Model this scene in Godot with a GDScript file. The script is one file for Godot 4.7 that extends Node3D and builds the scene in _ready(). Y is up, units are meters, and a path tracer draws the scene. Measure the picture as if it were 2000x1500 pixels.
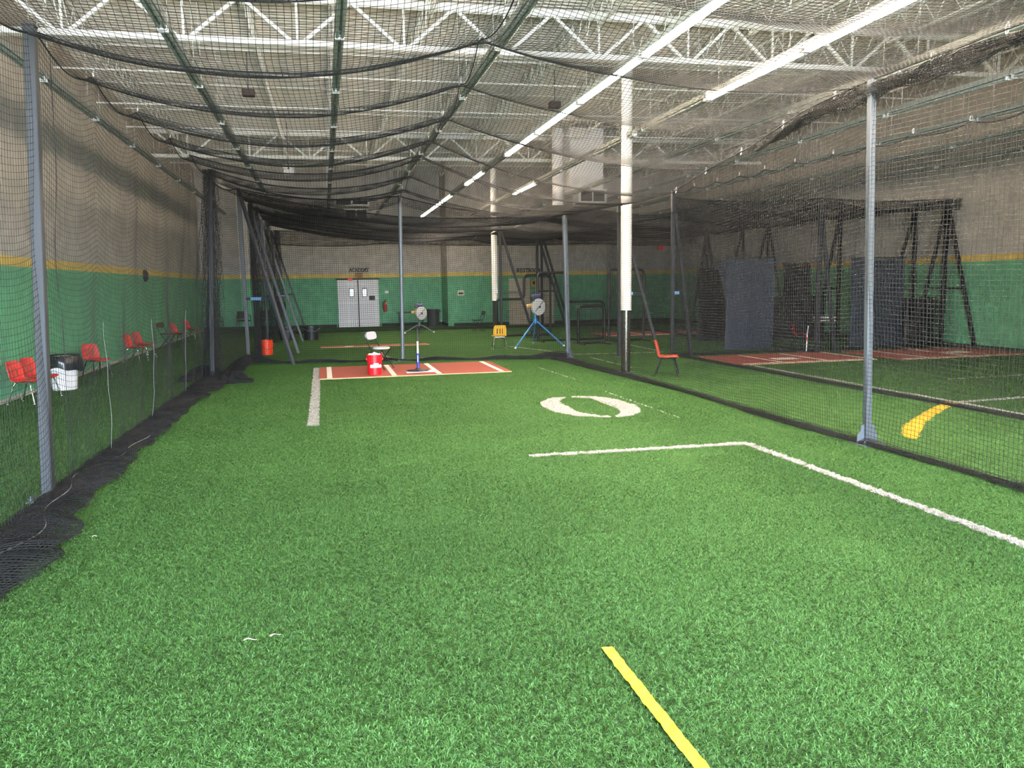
extends Node3D
# Indoor batting cages: a netted practice lane on artificial turf in a steel-roofed hall. x runs to the right, -z into the hall.

const WALL_LEFT := -5.0
const WALL_RIGHT := 15.95
const BACK_LEFT := -35.0
const BACK_RIGHT := -33.3
const JOG := 5.25
const FRONT := 8.0
const DECK := 6.80
const SLOPE := 0.0115
const LAMP_Y := 4.56

var taken := {}
var M := {}
var rng := RandomNumberGenerator.new()
var wob := FastNoiseLite.new()

class MB:
	var v := PackedVector3Array()
	var n := PackedVector3Array()
	var c := PackedColorArray()
	var ix := PackedInt32Array()
	var t := Transform3D()

	func tri(a: Vector3, b: Vector3, d: Vector3, outward: Vector3) -> void:
		var nn := (b - a).cross(d - a)
		if nn.length_squared() < 1e-16:
			return
		nn = nn.normalized()
		var k := v.size()
		if nn.dot(outward) > 0.0:
			v.append(t * a); v.append(t * d); v.append(t * b)
		else:
			nn = -nn
			v.append(t * a); v.append(t * b); v.append(t * d)
		nn = (t.basis * nn).normalized()
		n.append(nn); n.append(nn); n.append(nn)
		ix.append(k); ix.append(k + 1); ix.append(k + 2)

	func quad(a: Vector3, b: Vector3, d: Vector3, e: Vector3, outward: Vector3) -> void:
		tri(a, b, d, outward)
		tri(a, d, e, outward)

	func box(at: Vector3, s: Vector3, bev := 0.0, rot := Basis()) -> void:
		var h := s * 0.5
		var b := minf(bev, minf(h.x, minf(h.y, h.z)) * 0.8)
		if b <= 0.0:
			for k in 3:
				for sg in [-1.0, 1.0]:
					var o := Vector3.ZERO
					o[k] = sg
					var i := (k + 1) % 3
					var j := (k + 2) % 3
					var q := []
					for e in [[-1, -1], [1, -1], [1, 1], [-1, 1]]:
						var p := Vector3.ZERO
						p[k] = sg * h[k]; p[i] = e[0] * h[i]; p[j] = e[1] * h[j]
						q.append(at + rot * p)
					quad(q[0], q[1], q[2], q[3], rot * o)
			return
		for k in 3:
			for sg in [-1.0, 1.0]:
				var o := Vector3.ZERO
				o[k] = sg
				var i := (k + 1) % 3
				var j := (k + 2) % 3
				var q := []
				for e in [[-1, -1], [1, -1], [1, 1], [-1, 1]]:
					var p := Vector3.ZERO
					p[k] = sg * h[k]; p[i] = e[0] * (h[i] - b); p[j] = e[1] * (h[j] - b)
					q.append(at + rot * p)
				quad(q[0], q[1], q[2], q[3], rot * o)
		for k in 3:
			var i := (k + 1) % 3
			var j := (k + 2) % 3
			for si in [-1.0, 1.0]:
				for sj in [-1.0, 1.0]:
					var q := []
					for e in [[-1, 0], [1, 0], [1, 1], [-1, 1]]:
						var p := Vector3.ZERO
						p[k] = e[0] * (h[k] - b)
						p[i] = si * (h[i] if e[1] == 0 else h[i] - b)
						p[j] = sj * (h[j] - b if e[1] == 0 else h[j])
						q.append(at + rot * p)
					var o := Vector3.ZERO
					o[i] = si; o[j] = sj
					quad(q[0], q[1], q[2], q[3], rot * o)
		for sx in [-1.0, 1.0]:
			for sy in [-1.0, 1.0]:
				for sz in [-1.0, 1.0]:
					tri(at + rot * Vector3(sx * h.x, sy * (h.y - b), sz * (h.z - b)), at + rot * Vector3(sx * (h.x - b), sy * h.y, sz * (h.z - b)), at + rot * Vector3(sx * (h.x - b), sy * (h.y - b), sz * h.z), rot * Vector3(sx, sy, sz))

	func bar(a: Vector3, b: Vector3, w: float, h: float, bev := 0.0) -> void:
		var d := (b - a).normalized()
		var up := Vector3.UP if absf(d.y) < 0.95 else Vector3(0, 0, 1)
		var x := up.cross(d).normalized()
		box((a + b) * 0.5, Vector3(w, h, a.distance_to(b)), bev, Basis(x, d.cross(x), d))

	func tube(pts: Array, r: float, sides := 8, r2 := -1.0, cap := true) -> void:
		var cnt := pts.size()
		var first := v.size()
		var tb := t.basis
		var ref := Vector3(0.31, 0.27, 0.91)
		for k in cnt:
			var d: Vector3 = (pts[mini(k + 1, cnt - 1)] - pts[maxi(k - 1, 0)]).normalized()
			var up := ref
			if absf(d.dot(up)) > 0.97:
				up = Vector3(0.9, -0.3, 0.1)
			var x := d.cross(up).normalized()
			var y := d.cross(x)
			ref = ref if absf(d.dot(ref)) <= 0.97 else up
			var rr := r if r2 < 0.0 else lerpf(r, r2, float(k) / (cnt - 1))
			for s in sides:
				var a := TAU * s / sides
				var o := x * cos(a) + y * sin(a)
				v.append(t * (pts[k] + o * rr))
				n.append((tb * o).normalized())
		for k in cnt - 1:
			for s in sides:
				var a := first + k * sides + s
				var b := first + k * sides + (s + 1) % sides
				ix.append_array(PackedInt32Array([a, a + sides, b, b, a + sides, b + sides]))
		if cap:
			for e in 2:
				var k := 0 if e == 0 else cnt - 1
				var d: Vector3 = (pts[0] - pts[1]).normalized() if e == 0 else (pts[cnt - 1] - pts[cnt - 2]).normalized()
				var at := first + k * sides
				var base := v.size()
				for s in sides:
					v.append(v[at + s])
					n.append((tb * d).normalized())
				for s in sides - 2:
					if e == 1:
						ix.append_array(PackedInt32Array([base, base + s + 2, base + s + 1]))
					else:
						ix.append_array(PackedInt32Array([base, base + s + 1, base + s + 2]))

	# profile of (radius, height) pairs turned about +y of the given frame
	func lathe(prof: Array, seg := 24, at := Transform3D()) -> void:
		for k in prof.size() - 1:
			var p: Vector2 = prof[k]
			var q: Vector2 = prof[k + 1]
			var d := q - p
			var flat := Vector2(d.y, -d.x).normalized()
			var first := v.size()
			for s in seg + 1:
				var a := TAU * s / seg
				var o := Vector3(cos(a), 0, sin(a))
				var nn := (t.basis * (at.basis * (o * flat.x + Vector3.UP * flat.y))).normalized()
				v.append(t * (at * (o * p.x + Vector3.UP * p.y)))
				v.append(t * (at * (o * q.x + Vector3.UP * q.y)))
				n.append(nn); n.append(nn)
			for s in seg:
				var a := first + s * 2
				ix.append_array(PackedInt32Array([a, a + 2, a + 1, a + 1, a + 2, a + 3]))

	func ball(at: Vector3, r: float, seg := 14, rings := 8, squash := Vector3.ONE) -> void:
		var first := v.size()
		for i in rings + 1:
			var th := PI * i / rings
			for s in seg + 1:
				var a := TAU * s / seg
				var o := Vector3(sin(th) * cos(a), cos(th), sin(th) * sin(a))
				v.append(t * (at + o * r * squash))
				n.append((t.basis * (o / squash)).normalized())
		for i in rings:
			for s in seg:
				var a := first + i * (seg + 1) + s
				ix.append_array(PackedInt32Array([a, a + seg + 1, a + 1, a + 1, a + seg + 1, a + seg + 2]))

	# flat outline (x, y) pushed out along z
	func slab(outline: PackedVector2Array, depth: float, at := Transform3D()) -> void:
		var tris := Geometry2D.triangulate_polygon(outline)
		for k in range(0, tris.size(), 3):
			for z in [0.0, depth]:
				var q := []
				for m in 3:
					q.append(at * Vector3(outline[tris[k + m]].x, outline[tris[k + m]].y, z))
				tri(q[0], q[1], q[2], at.basis * Vector3(0, 0, 1 if z == depth else -1) * (1.0 if depth >= 0.0 else -1.0))
		var mid := Vector2.ZERO
		var area := 0.0
		for k in outline.size():
			var p := outline[k]
			var q2 := outline[(k + 1) % outline.size()]
			area += p.x * q2.y - q2.x * p.y
		for k in outline.size():
			var p := outline[k]
			var q2 := outline[(k + 1) % outline.size()]
			var out := Vector2(q2.y - p.y, p.x - q2.x) * signf(area)
			quad(at * Vector3(p.x, p.y, 0), at * Vector3(q2.x, q2.y, 0), at * Vector3(q2.x, q2.y, depth), at * Vector3(p.x, p.y, depth), at.basis * Vector3(out.x, out.y, 0))

	# a sheet with thickness: f(u, v) -> point; skip(i, j) -> hole
	func sheet(nu: int, nv: int, f: Callable, th: float, skip = null) -> void:
		var p := []
		var q := []
		for i in nu + 1:
			for j in nv + 1:
				p.append(f.call(float(i) / nu, float(j) / nv))
		var w := nv + 1
		for i in nu + 1:
			for j in nv + 1:
				var du: Vector3 = p[mini(i + 1, nu) * w + j] - p[maxi(i - 1, 0) * w + j]
				var dv: Vector3 = p[i * w + mini(j + 1, nv)] - p[i * w + maxi(j - 1, 0)]
				q.append(du.cross(dv).normalized())
		var keep := []
		for i in nu:
			for j in nv:
				keep.append(skip == null or not skip.call(i, j))
		for side in 2:
			var first := v.size()
			var sg := 1.0 if side == 0 else -1.0
			for k in p.size():
				v.append(t * (p[k] + q[k] * th * 0.5 * sg))
				n.append((t.basis * (q[k] * sg)).normalized())
			for i in nu:
				for j in nv:
					if keep[i * nv + j]:
						var a := first + i * w + j
						if side == 0:
							ix.append_array(PackedInt32Array([a, a + 1, a + w, a + 1, a + w + 1, a + w]))
						else:
							ix.append_array(PackedInt32Array([a, a + w, a + 1, a + 1, a + w, a + w + 1]))
		for i in nu:
			for j in nv:
				if not keep[i * nv + j]:
					continue
				for e in [[-1, 0, 0, 0, 0, 1], [1, 0, 1, 0, 1, 1], [0, -1, 0, 0, 1, 0], [0, 1, 0, 1, 1, 1]]:
					var ni: int = i + e[0]
					var nj: int = j + e[1]
					if ni >= 0 and ni < nu and nj >= 0 and nj < nv and keep[ni * nv + nj]:
						continue
					var a: int = (i + e[2]) * w + j + e[3]
					var b: int = (i + e[4]) * w + j + e[5]
					var mid: Vector3 = (p[i * w + j] + p[(i + 1) * w + j + 1]) * 0.5
					var h := th * 0.5
					quad(p[a] + q[a] * h, p[b] + q[b] * h, p[b] - q[b] * h, p[a] - q[a] * h, (p[a] + p[b]) * 0.5 - mid)

	# one twine: a three-sided tube through the points
	func twine(pts: PackedVector3Array, r: float) -> void:
		var cnt := pts.size()
		var first := v.size()
		for k in cnt:
			var d := (pts[mini(k + 1, cnt - 1)] - pts[maxi(k - 1, 0)]).normalized()
			var x := d.cross(Vector3(0.30, 0.52, 0.80)).normalized()
			var y := d.cross(x)
			var o2 := x * -0.5 + y * 0.866
			var o3 := x * -0.5 - y * 0.866
			v.append(pts[k] + x * r); v.append(pts[k] + o2 * r); v.append(pts[k] + o3 * r)
			n.append(x); n.append(o2); n.append(o3)
		for k in cnt - 1:
			var a := first + k * 3
			ix.append_array(PackedInt32Array([a, a + 3, a + 1, a + 1, a + 3, a + 4, a + 1, a + 4, a + 2, a + 2, a + 4, a + 5, a + 2, a + 5, a, a, a + 5, a + 3]))

	# knotted netting over a surface f(u, v); su, sv: how many meshes one straight piece of twine spans
	func net(nu: int, nv: int, f: Callable, su: int, sv: int, r: float) -> void:
		for i in nu + 1:
			var line := PackedVector3Array()
			for j in range(0, nv + sv, sv):
				line.append(f.call(float(i) / nu, minf(1.0, float(j) / nv)))
			twine(line, r)
		for j in nv + 1:
			var line := PackedVector3Array()
			for i in range(0, nu + su, su):
				line.append(f.call(minf(1.0, float(i) / nu), float(j) / nv))
			twine(line, r)

	func mesh() -> ArrayMesh:
		var a := []
		a.resize(Mesh.ARRAY_MAX)
		a[Mesh.ARRAY_VERTEX] = v
		a[Mesh.ARRAY_NORMAL] = n
		if c.size():
			a[Mesh.ARRAY_COLOR] = c
		a[Mesh.ARRAY_INDEX] = ix
		var m := ArrayMesh.new()
		m.add_surface_from_arrays(Mesh.PRIMITIVE_TRIANGLES, a)
		return m

func numbered(called: String) -> String:
	var k: int = taken.get(called, -1) + 1
	taken[called] = k
	return called if k == 0 else "%s_%03d" % [called, k]

func tag(o: Node, label: String, category: String, group := "", kind := "") -> Node:
	o.set_meta("label", label)
	o.set_meta("category", category)
	if group:
		o.set_meta("group", group)
	if kind:
		o.set_meta("kind", kind)
	return o

func thing(called: String, label: String, category: String, at := Vector3.ZERO, turn := 0.0, group := "") -> Node3D:
	var o := Node3D.new()
	o.name = numbered(called)
	add_child(o)
	o.position = at
	o.rotation.y = turn
	tag(o, label, category, group)
	return o

func part(called: String, mb: MB, m: Material, parent: Node, label := "") -> MeshInstance3D:
	return piece(called, mb.mesh(), m, parent, label)

func piece(called: String, me: Mesh, m: Material, parent: Node, label := "") -> MeshInstance3D:
	var o := MeshInstance3D.new()
	o.name = called if parent != self else numbered(called)
	o.mesh = me
	o.material_override = m
	o.cast_shadow = GeometryInstance3D.SHADOW_CASTING_SETTING_ON
	parent.add_child(o, true)
	if label:
		o.set_meta("label", label)
	return o

func setting(called: String, label := "") -> Node3D:
	var o := Node3D.new()
	o.name = numbered(called)
	add_child(o)
	o.set_meta("kind", "structure")
	if label:
		o.set_meta("label", label)
	return o

func copy(src: Node3D, base: String, label: String, at: Vector3, turn := 0.0) -> Node3D:
	var o: Node3D = src.duplicate()
	o.name = numbered(base)
	add_child(o)
	o.position = at
	o.rotation.y = turn
	o.set_meta("label", label)
	return o

func mat(called: String, col: Color, rough := 0.7, metal := 0.0, tex: Texture2D = null, scale := 1.0) -> StandardMaterial3D:
	var m := StandardMaterial3D.new()
	m.resource_name = called
	m.albedo_color = col
	m.roughness = rough
	m.metallic = metal
	if tex:
		m.albedo_texture = tex
		m.uv1_triplanar = true
		m.uv1_world_triplanar = true
		m.uv1_scale = Vector3.ONE * scale
	M[called] = m
	return m

func blotch(sd: int, freq: float, lo: float, hi: float, octaves := 4, size := 512) -> NoiseTexture2D:
	var f := FastNoiseLite.new()
	f.seed = sd
	f.frequency = freq
	f.fractal_octaves = octaves
	var g := Gradient.new()
	g.set_color(0, Color(lo, lo, lo))
	g.set_color(1, Color(hi, hi, hi))
	var tx := NoiseTexture2D.new()
	tx.width = size
	tx.height = size
	tx.seamless = true
	tx.noise = f
	tx.color_ramp = g
	return tx

func c8(r: int, g: int, b: int) -> Color:
	return Color8(r, g, b)

func make_materials() -> void:
	var fine := blotch(3, 0.05, 0.80, 1.0)
	var broad := blotch(5, 0.012, 0.86, 1.0)
	mat("green_paint", c8(102, 180, 132), 0.62, 0.0, broad, 0.35)
	mat("yellow_paint", c8(236, 204, 104), 0.6, 0.0, broad, 0.35)
	mat("grey_paint", c8(198, 190, 180), 0.75, 0.0, broad, 0.35)
	mat("concrete", c8(190, 185, 175), 0.9, 0.0, fine, 1.3)
	mat("dark_base", c8(26, 30, 26), 0.7)
	mat("turf_backing", c8(58, 92, 42), 0.95, 0.0, fine, 2.0)
	mat("deck_white", c8(236, 227, 214), 0.6, 0.0, broad, 0.5)
	mat("steel_white", c8(238, 235, 228), 0.5)
	mat("roof_board", c8(190, 186, 178), 0.9)
	mat("galvanised", c8(104, 110, 118), 0.5, 0.3, fine, 3.0)
	mat("post_paint", c8(60, 62, 68), 0.55, 0.1, fine, 3.0)
	mat("frame_dark", c8(50, 52, 56), 0.45, 0.3)
	mat("frame_black", c8(20, 19, 19), 0.5, 0.2)
	mat("polished_steel", c8(120, 112, 104), 0.16, 0.9)
	mat("column_wrap", c8(226, 222, 216), 0.55)
	mat("chrome", c8(225, 226, 230), 0.12, 1.0)
	mat("black_metal", c8(20, 21, 24), 0.4, 0.3)
	mat("net_black", c8(18, 18, 21), 0.7)
	mat("net_skirt", c8(13, 14, 17), 0.75)
	mat("net_grey", c8(26, 26, 28), 0.7)
	mat("rope_black", c8(22, 22, 26), 0.8)
	mat("rope_pale", c8(104, 106, 106), 0.8)
	mat("clip", c8(215, 215, 215), 0.35, 0.6)
	mat("red_plastic", c8(196, 44, 38), 0.42)
	mat("orange_plastic", c8(214, 78, 52), 0.42)
	mat("yellow_plastic", c8(232, 170, 50), 0.42)
	mat("bucket_red", c8(206, 24, 34), 0.35)
	mat("bucket_orange", c8(222, 62, 24), 0.38)
	mat("white_plastic", c8(228, 224, 224), 0.4)
	mat("label_white", c8(245, 240, 240), 0.5)
	mat("ball_white", c8(232, 226, 214), 0.55)
	mat("black_bag", c8(16, 17, 22), 0.28)
	mat("black_plastic", c8(24, 25, 28), 0.45)
	mat("dark_grey_plastic", c8(52, 54, 56), 0.5)
	mat("brown_seat", c8(62, 46, 40), 0.6)
	mat("grey_vinyl_seat", c8(172, 170, 174), 0.45)
	mat("clay_mat", c8(178, 88, 72), 0.9, 0.0, fine, 4.0)
	mat("white_stripe", c8(236, 232, 224), 0.8)
	mat("mat_edge", c8(206, 176, 130), 0.8)
	mat("rubber", c8(30, 32, 36), 0.55)
	mat("royal_blue", c8(26, 50, 140), 0.4)
	mat("tripod_blue", c8(38, 120, 178), 0.38, 0.2)
	mat("navy", c8(38, 46, 92), 0.5)
	mat("tape_blue", c8(120, 168, 222), 0.6)
	mat("tape_yellow", c8(236, 192, 14), 0.5)
	mat("paper", c8(226, 220, 200), 0.8)
	mat("tarp_grey", c8(58, 66, 80), 0.5, 0.0, broad, 1.2)
	mat("pad_black", c8(20, 20, 24), 0.5)
	mat("wheel_cover", c8(232, 226, 220), 0.6, 0.0, blotch(9, 0.06, 0.55, 1.0, 3), 3.5)
	mat("door_white", c8(232, 230, 232), 0.45)
	mat("door_tan", c8(204, 192, 168), 0.5)
	mat("dark_glass", c8(60, 68, 72), 0.1)
	mat("pale_glass", c8(214, 222, 220), 0.12)
	mat("extinguisher_red", c8(170, 20, 24), 0.35)
	mat("lettering", c8(24, 20, 20), 0.7)
	mat("sign_yellow", c8(236, 196, 20), 0.5)
	mat("louvre_dark", c8(34, 32, 32), 0.6)
	mat("hvac_white", c8(226, 222, 220), 0.5)
	mat("tan_board", c8(178, 140, 84), 0.7)
	mat("fixture_enamel", c8(150, 149, 141), 0.4)
	var unlit := mat("tube_unlit", c8(152, 156, 150), 0.25)
	unlit.resource_name = "tube_unlit"
	var lit := mat("tube_light", c8(255, 250, 240), 0.3)
	lit.emission_enabled = true
	lit.emission = Color(1.0, 0.91, 0.80)
	lit.emission_energy_multiplier = TUBE_GLOW
	var ex := mat("exit_light", c8(200, 20, 20), 0.4)
	ex.emission_enabled = true
	ex.emission = Color(1.0, 0.06, 0.05)
	ex.emission_energy_multiplier = 0.30
	var turf := mat("turf_fibre", Color.WHITE, 0.65)
	turf.vertex_color_use_as_albedo = true
	turf.roughness = 0.85
	turf.metallic_specular = 0.25

# ---------------------------------------------------------------- the hall

func wall(called: String, label: String, a: Vector3, b: Vector3, out: Vector3, top: float, base_h: float, base_m: String) -> Node3D:
	# a to b along the floor; out points away from the room
	var w := setting(called, label)
	var mid := (a + b) * 0.5 + out * 0.125
	var along := (b - a).abs()
	var thick := out.abs() * 0.25
	for band in [["lower_paint", 0.0, 2.18, "green_paint"], ["stripe", 2.18, 2.35, "yellow_paint"], ["upper_paint", 2.35, top, "grey_paint"]]:
		var mb := MB.new()
		mb.box(mid + Vector3.UP * (band[1] + band[2]) * 0.5, along + thick + Vector3.UP * (band[2] - band[1]))
		part(band[0], mb, M[band[3]], w)
	var sk := setting(called.replace("wall", "baseboard"))
	var mb2 := MB.new()
	mb2.box((a + b) * 0.5 - out * 0.012 + Vector3.UP * base_h * 0.5, along + out.abs() * 0.024 + Vector3.UP * base_h)
	part("base_strip", mb2, M[base_m], sk)
	return w

func build_shell() -> void:
	var fl := setting("floor", "concrete slab under green artificial turf")
	var mb := MB.new()
	mb.box(Vector3((WALL_LEFT + WALL_RIGHT) * 0.5, -0.1, (BACK_LEFT + FRONT) * 0.5), Vector3(WALL_RIGHT - WALL_LEFT + 0.5, 0.2, FRONT - BACK_LEFT + 0.5))
	part("turf_backing", mb, M.turf_backing, fl)
	wall("wall_left", "long wall painted green below a yellow stripe and grey above", Vector3(WALL_LEFT, 0, BACK_LEFT), Vector3(WALL_LEFT, 0, FRONT), Vector3(-1, 0, 0), 7.3, 0.07, "concrete")
	wall("wall_right", "far side wall painted green, yellow and grey", Vector3(WALL_RIGHT, 0, BACK_RIGHT), Vector3(WALL_RIGHT, 0, FRONT), Vector3(1, 0, 0), 7.3, 0.10, "dark_base")
	wall("wall_back", "end wall with white double doors, green below a yellow stripe", Vector3(WALL_LEFT, 0, BACK_LEFT), Vector3(JOG, 0, BACK_LEFT), Vector3(0, 0, -1), 7.3, 0.14, "dark_base")
	wall("wall_back_jog", "short return of the end wall", Vector3(JOG, 0, BACK_LEFT), Vector3(JOG, 0, BACK_RIGHT), Vector3(1, 0, 0), 7.3, 0.14, "dark_base")
	wall("wall_back_restroom", "end wall in front of the restrooms", Vector3(JOG + 0.25, 0, BACK_RIGHT), Vector3(WALL_RIGHT, 0, BACK_RIGHT), Vector3(0, 0, -1), 7.3, 0.14, "dark_base")
	# wall behind the viewer with a long open shopfront
	var wf := setting("wall_front", "front wall with a long open shopfront")
	for s in [[-5.25, OPEN_X0, 0.0, 7.3], [OPEN_X1, 16.2, 0.0, 7.3], [OPEN_X0, OPEN_X1, OPEN_TOP, 7.3]]:
		var m2 := MB.new()
		m2.box(Vector3((s[0] + s[1]) * 0.5, (s[2] + s[3]) * 0.5, FRONT + 0.125), Vector3(s[1] - s[0], s[3] - s[2], 0.25))
		part("wall_panel", m2, M.grey_paint, wf)
	var wp := setting("wall_partition", "grey partition beside the entrance")
	var mp := MB.new()
	mp.box(Vector3(8.86, 2.8, (FRONT - 5.4) * 0.5), Vector3(0.16, 5.6, FRONT + 5.4))
	part("panel", mp, M.grey_paint, wp)
	var wn := setting("window_1", "shopfront frame")
	for k in 5:
		var m3 := MB.new()
		m3.box(Vector3(lerpf(OPEN_X0, OPEN_X1, k / 4.0), OPEN_TOP * 0.5, FRONT + 0.12), Vector3(0.09, OPEN_TOP, 0.12))
		part("mullion", m3, M.galvanised, wn)
	# roof: ribbed steel deck in sheets, insulation board above
	var ce := setting("ceiling", "white ribbed steel roof deck")
	var sheet := MB.new()
	var x0 := WALL_LEFT - 0.2
	var x1 := WALL_RIGHT + 0.2
	var pitch := 0.1524
	for k in 6:
		var z := -k * pitch
		var pr := [[0.0, 0.0], [-0.05, 0.0], [-0.058, 0.055], [-0.144, 0.055], [-pitch, 0.0]]
		for m in 4:
			var q := []
			for e in [[m, x0], [m + 1, x0], [m + 1, x1], [m, x1]]:
				q.append(Vector3(e[1], pr[e[0]][1] + e[1] * SLOPE, z + pr[e[0]][0]))
			sheet.quad(q[0], q[1], q[2], q[3], Vector3.DOWN)
	var me := sheet.mesh()
	var z2 := FRONT + 0.2
	while z2 > BACK_LEFT:
		var o := piece("deck_sheet", me, M.deck_white, ce)
		o.position = Vector3(0, DECK + 0.001 * (int(z2 * 7.0) % 3), z2)
		z2 -= pitch * 6.0
	var ins := MB.new()
	ins.box(Vector3(5.5, DECK + 0.24, -15.0), Vector3(22.4, 0.18, 41.5), 0.0, Basis(Vector3(0, 0, 1), atan(SLOPE)))
	part("insulation_board", ins, M.roof_board, ce)

func build_roof_steel() -> void:
	# girders across the hall on the column lines
	var gname := ["white steel truss girder over the near end of the hall", "white steel truss girder above the shiny round column", "white steel truss girder near the end wall"]
	var gi := 0
	for z in [-2.3, -14.26, -26.2]:
		var t := thing("roof_girder", gname[gi], "truss", Vector3(0, 0, z))
		gi += 1
		var y0 := 5.86
		var y1 := 6.68
		for ch in [["bottom_chord", y0 + 0.05], ["top_chord", y1 - 0.05]]:
			var mb := MB.new()
			for s in [-0.04, 0.04]:
				mb.bar(Vector3(WALL_LEFT, ch[1] + WALL_LEFT * SLOPE, s), Vector3(WALL_RIGHT, ch[1] + WALL_RIGHT * SLOPE, s), 0.022, 0.10)
			var ye: float = ch[1] + (-0.05 if ch[0] == "bottom_chord" else 0.05)
			mb.bar(Vector3(WALL_LEFT, ye + WALL_LEFT * SLOPE, 0), Vector3(WALL_RIGHT, ye + WALL_RIGHT * SLOPE, 0), 0.17, 0.014)
			part(ch[0], mb, M.steel_white, t)
		var x := -3.88
		while x < WALL_RIGHT - 0.5:
			for e in [[-0.9, 0.055], [0.0, 0.035], [0.9, 0.055]]:
				var xt: float = clampf(x + e[0], WALL_LEFT + 0.05, WALL_RIGHT - 0.05)
				var mb := MB.new()
				mb.bar(Vector3(x + e[0] * 0.08, y0 + 0.06 + x * SLOPE, 0), Vector3(xt, y1 - 0.06 + xt * SLOPE, 0), e[1], e[1])
				part("web_member", mb, M.steel_white, t)
			x += 1.82
	# open-web joists from girder to girder
	var zs := [FRONT, -2.3, -14.26, -26.2, BACK_RIGHT + 0.2]
	for b in 4:
		var proto: Node3D = null
		var za: float = zs[b]
		var zb: float = zs[b + 1]
		var lab: String = ["steel roof joist over the near end", "steel roof joist in front of the column", "steel roof joist in the middle bay", "steel roof joist by the end wall"][b]
		for k in 14:
			var lk := "%s %s, counted from the long green wall" % [nth(k), lab]
			var x := -4.05 + k * 1.5
			var at := Vector3(x, 6.74 + x * SLOPE, za)
			if proto == null:
				proto = thing("roof_joist", lk, "joist", at, 0.0, "roof joists, bay %d" % (b + 1))
				var L := za - zb
				var tc := MB.new()
				var bc := MB.new()
				for s in [-0.022, 0.022]:
					tc.bar(Vector3(s, -0.02, -0.05), Vector3(s, -0.02, -L + 0.05), 0.02, 0.04)
					bc.bar(Vector3(s, -0.50, -0.7), Vector3(s, -0.50, -L + 0.7), 0.018, 0.036)
				part("top_chord", tc, M.steel_white, proto)
				part("bottom_chord", bc, M.steel_white, proto)
				var wb := MB.new()
				var z := 0.15
				var up := true
				var pts := []
				while z < L - 0.1:
					pts.append(Vector3(0, -0.03 if up else -0.49, -z))
					up = not up
					z += 0.30
				for m in pts.size() - 1:
					wb.tube([pts[m], pts[m + 1]], 0.011, 5, -1.0, false)
				part("web_rods", wb, M.steel_white, proto)
			else:
				copy(proto, "roof_joist", lk, at)
	# bridging rods across the joists
	for z in [-8.2, -17.6, -20.6, -23.4, -29.6]:
		var t := thing("joist_bridging", "pair of thin white bridging rods across the joists %s" % {-8.2: "in front of the shiny column", -17.6: "just behind the column line", -20.6: "at mid bay", -23.4: "before the far girder", -29.6: "by the end wall"}[z], "rod", Vector3(0, 0, z))
		for y in [6.22, 6.70]:
			var mb := MB.new()
			mb.bar(Vector3(WALL_LEFT, y + WALL_LEFT * SLOPE, 0), Vector3(WALL_RIGHT, y + WALL_RIGHT * SLOPE, 0), 0.03, 0.03)
			part("rod", mb, M.steel_white, t)
	# columns
	for cdef in [[-14.26, "round column, white above and bare shiny steel at the foot"], [-26.2, "round column behind the yellow chair, white above a dark foot"], [-2.3, "round steel column beside the viewer"]]:
		var t := thing("steel_column", cdef[1], "column", Vector3(5.79, 0, cdef[0]))
		var lo := MB.new()
		lo.lathe([Vector2(0.0, 0.0), Vector2(0.092, 0.0), Vector2(0.092, 1.26)], 40)
		part("bare_foot", lo, M.polished_steel if cdef[0] != -26.2 else M.dark_base, t)
		var hi := MB.new()
		hi.lathe([Vector2(0.09, 1.23), Vector2(0.106, 1.23), Vector2(0.106, 5.93)], 40)
		part("white_wrap", hi, M.column_wrap, t)
		if cdef[0] == -26.2:
			var cd := MB.new()
			cd.tube([Vector3(0.02, 0.02, 0.115), Vector3(0.02, 1.50, 0.115)], 0.018, 8)
			part("conduit", cd, M.white_plastic, t)
			var sw := MB.new()
			sw.box(Vector3(0.02, 1.56, 0.13), Vector3(0.10, 0.14, 0.05), 0.006)
			part("switch_box", sw, M.white_plastic, t)
		var bp := MB.new()
		bp.box(Vector3(0, 0.008, 0), Vector3(0.30, 0.016, 0.30))
		part("base_plate", bp, M.galvanised, t)
		var cp := MB.new()
		cp.box(Vector3(0, 5.925, 0), Vector3(0.28, 0.02, 0.28))
		part("cap_plate", cp, M.steel_white, t)

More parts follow.
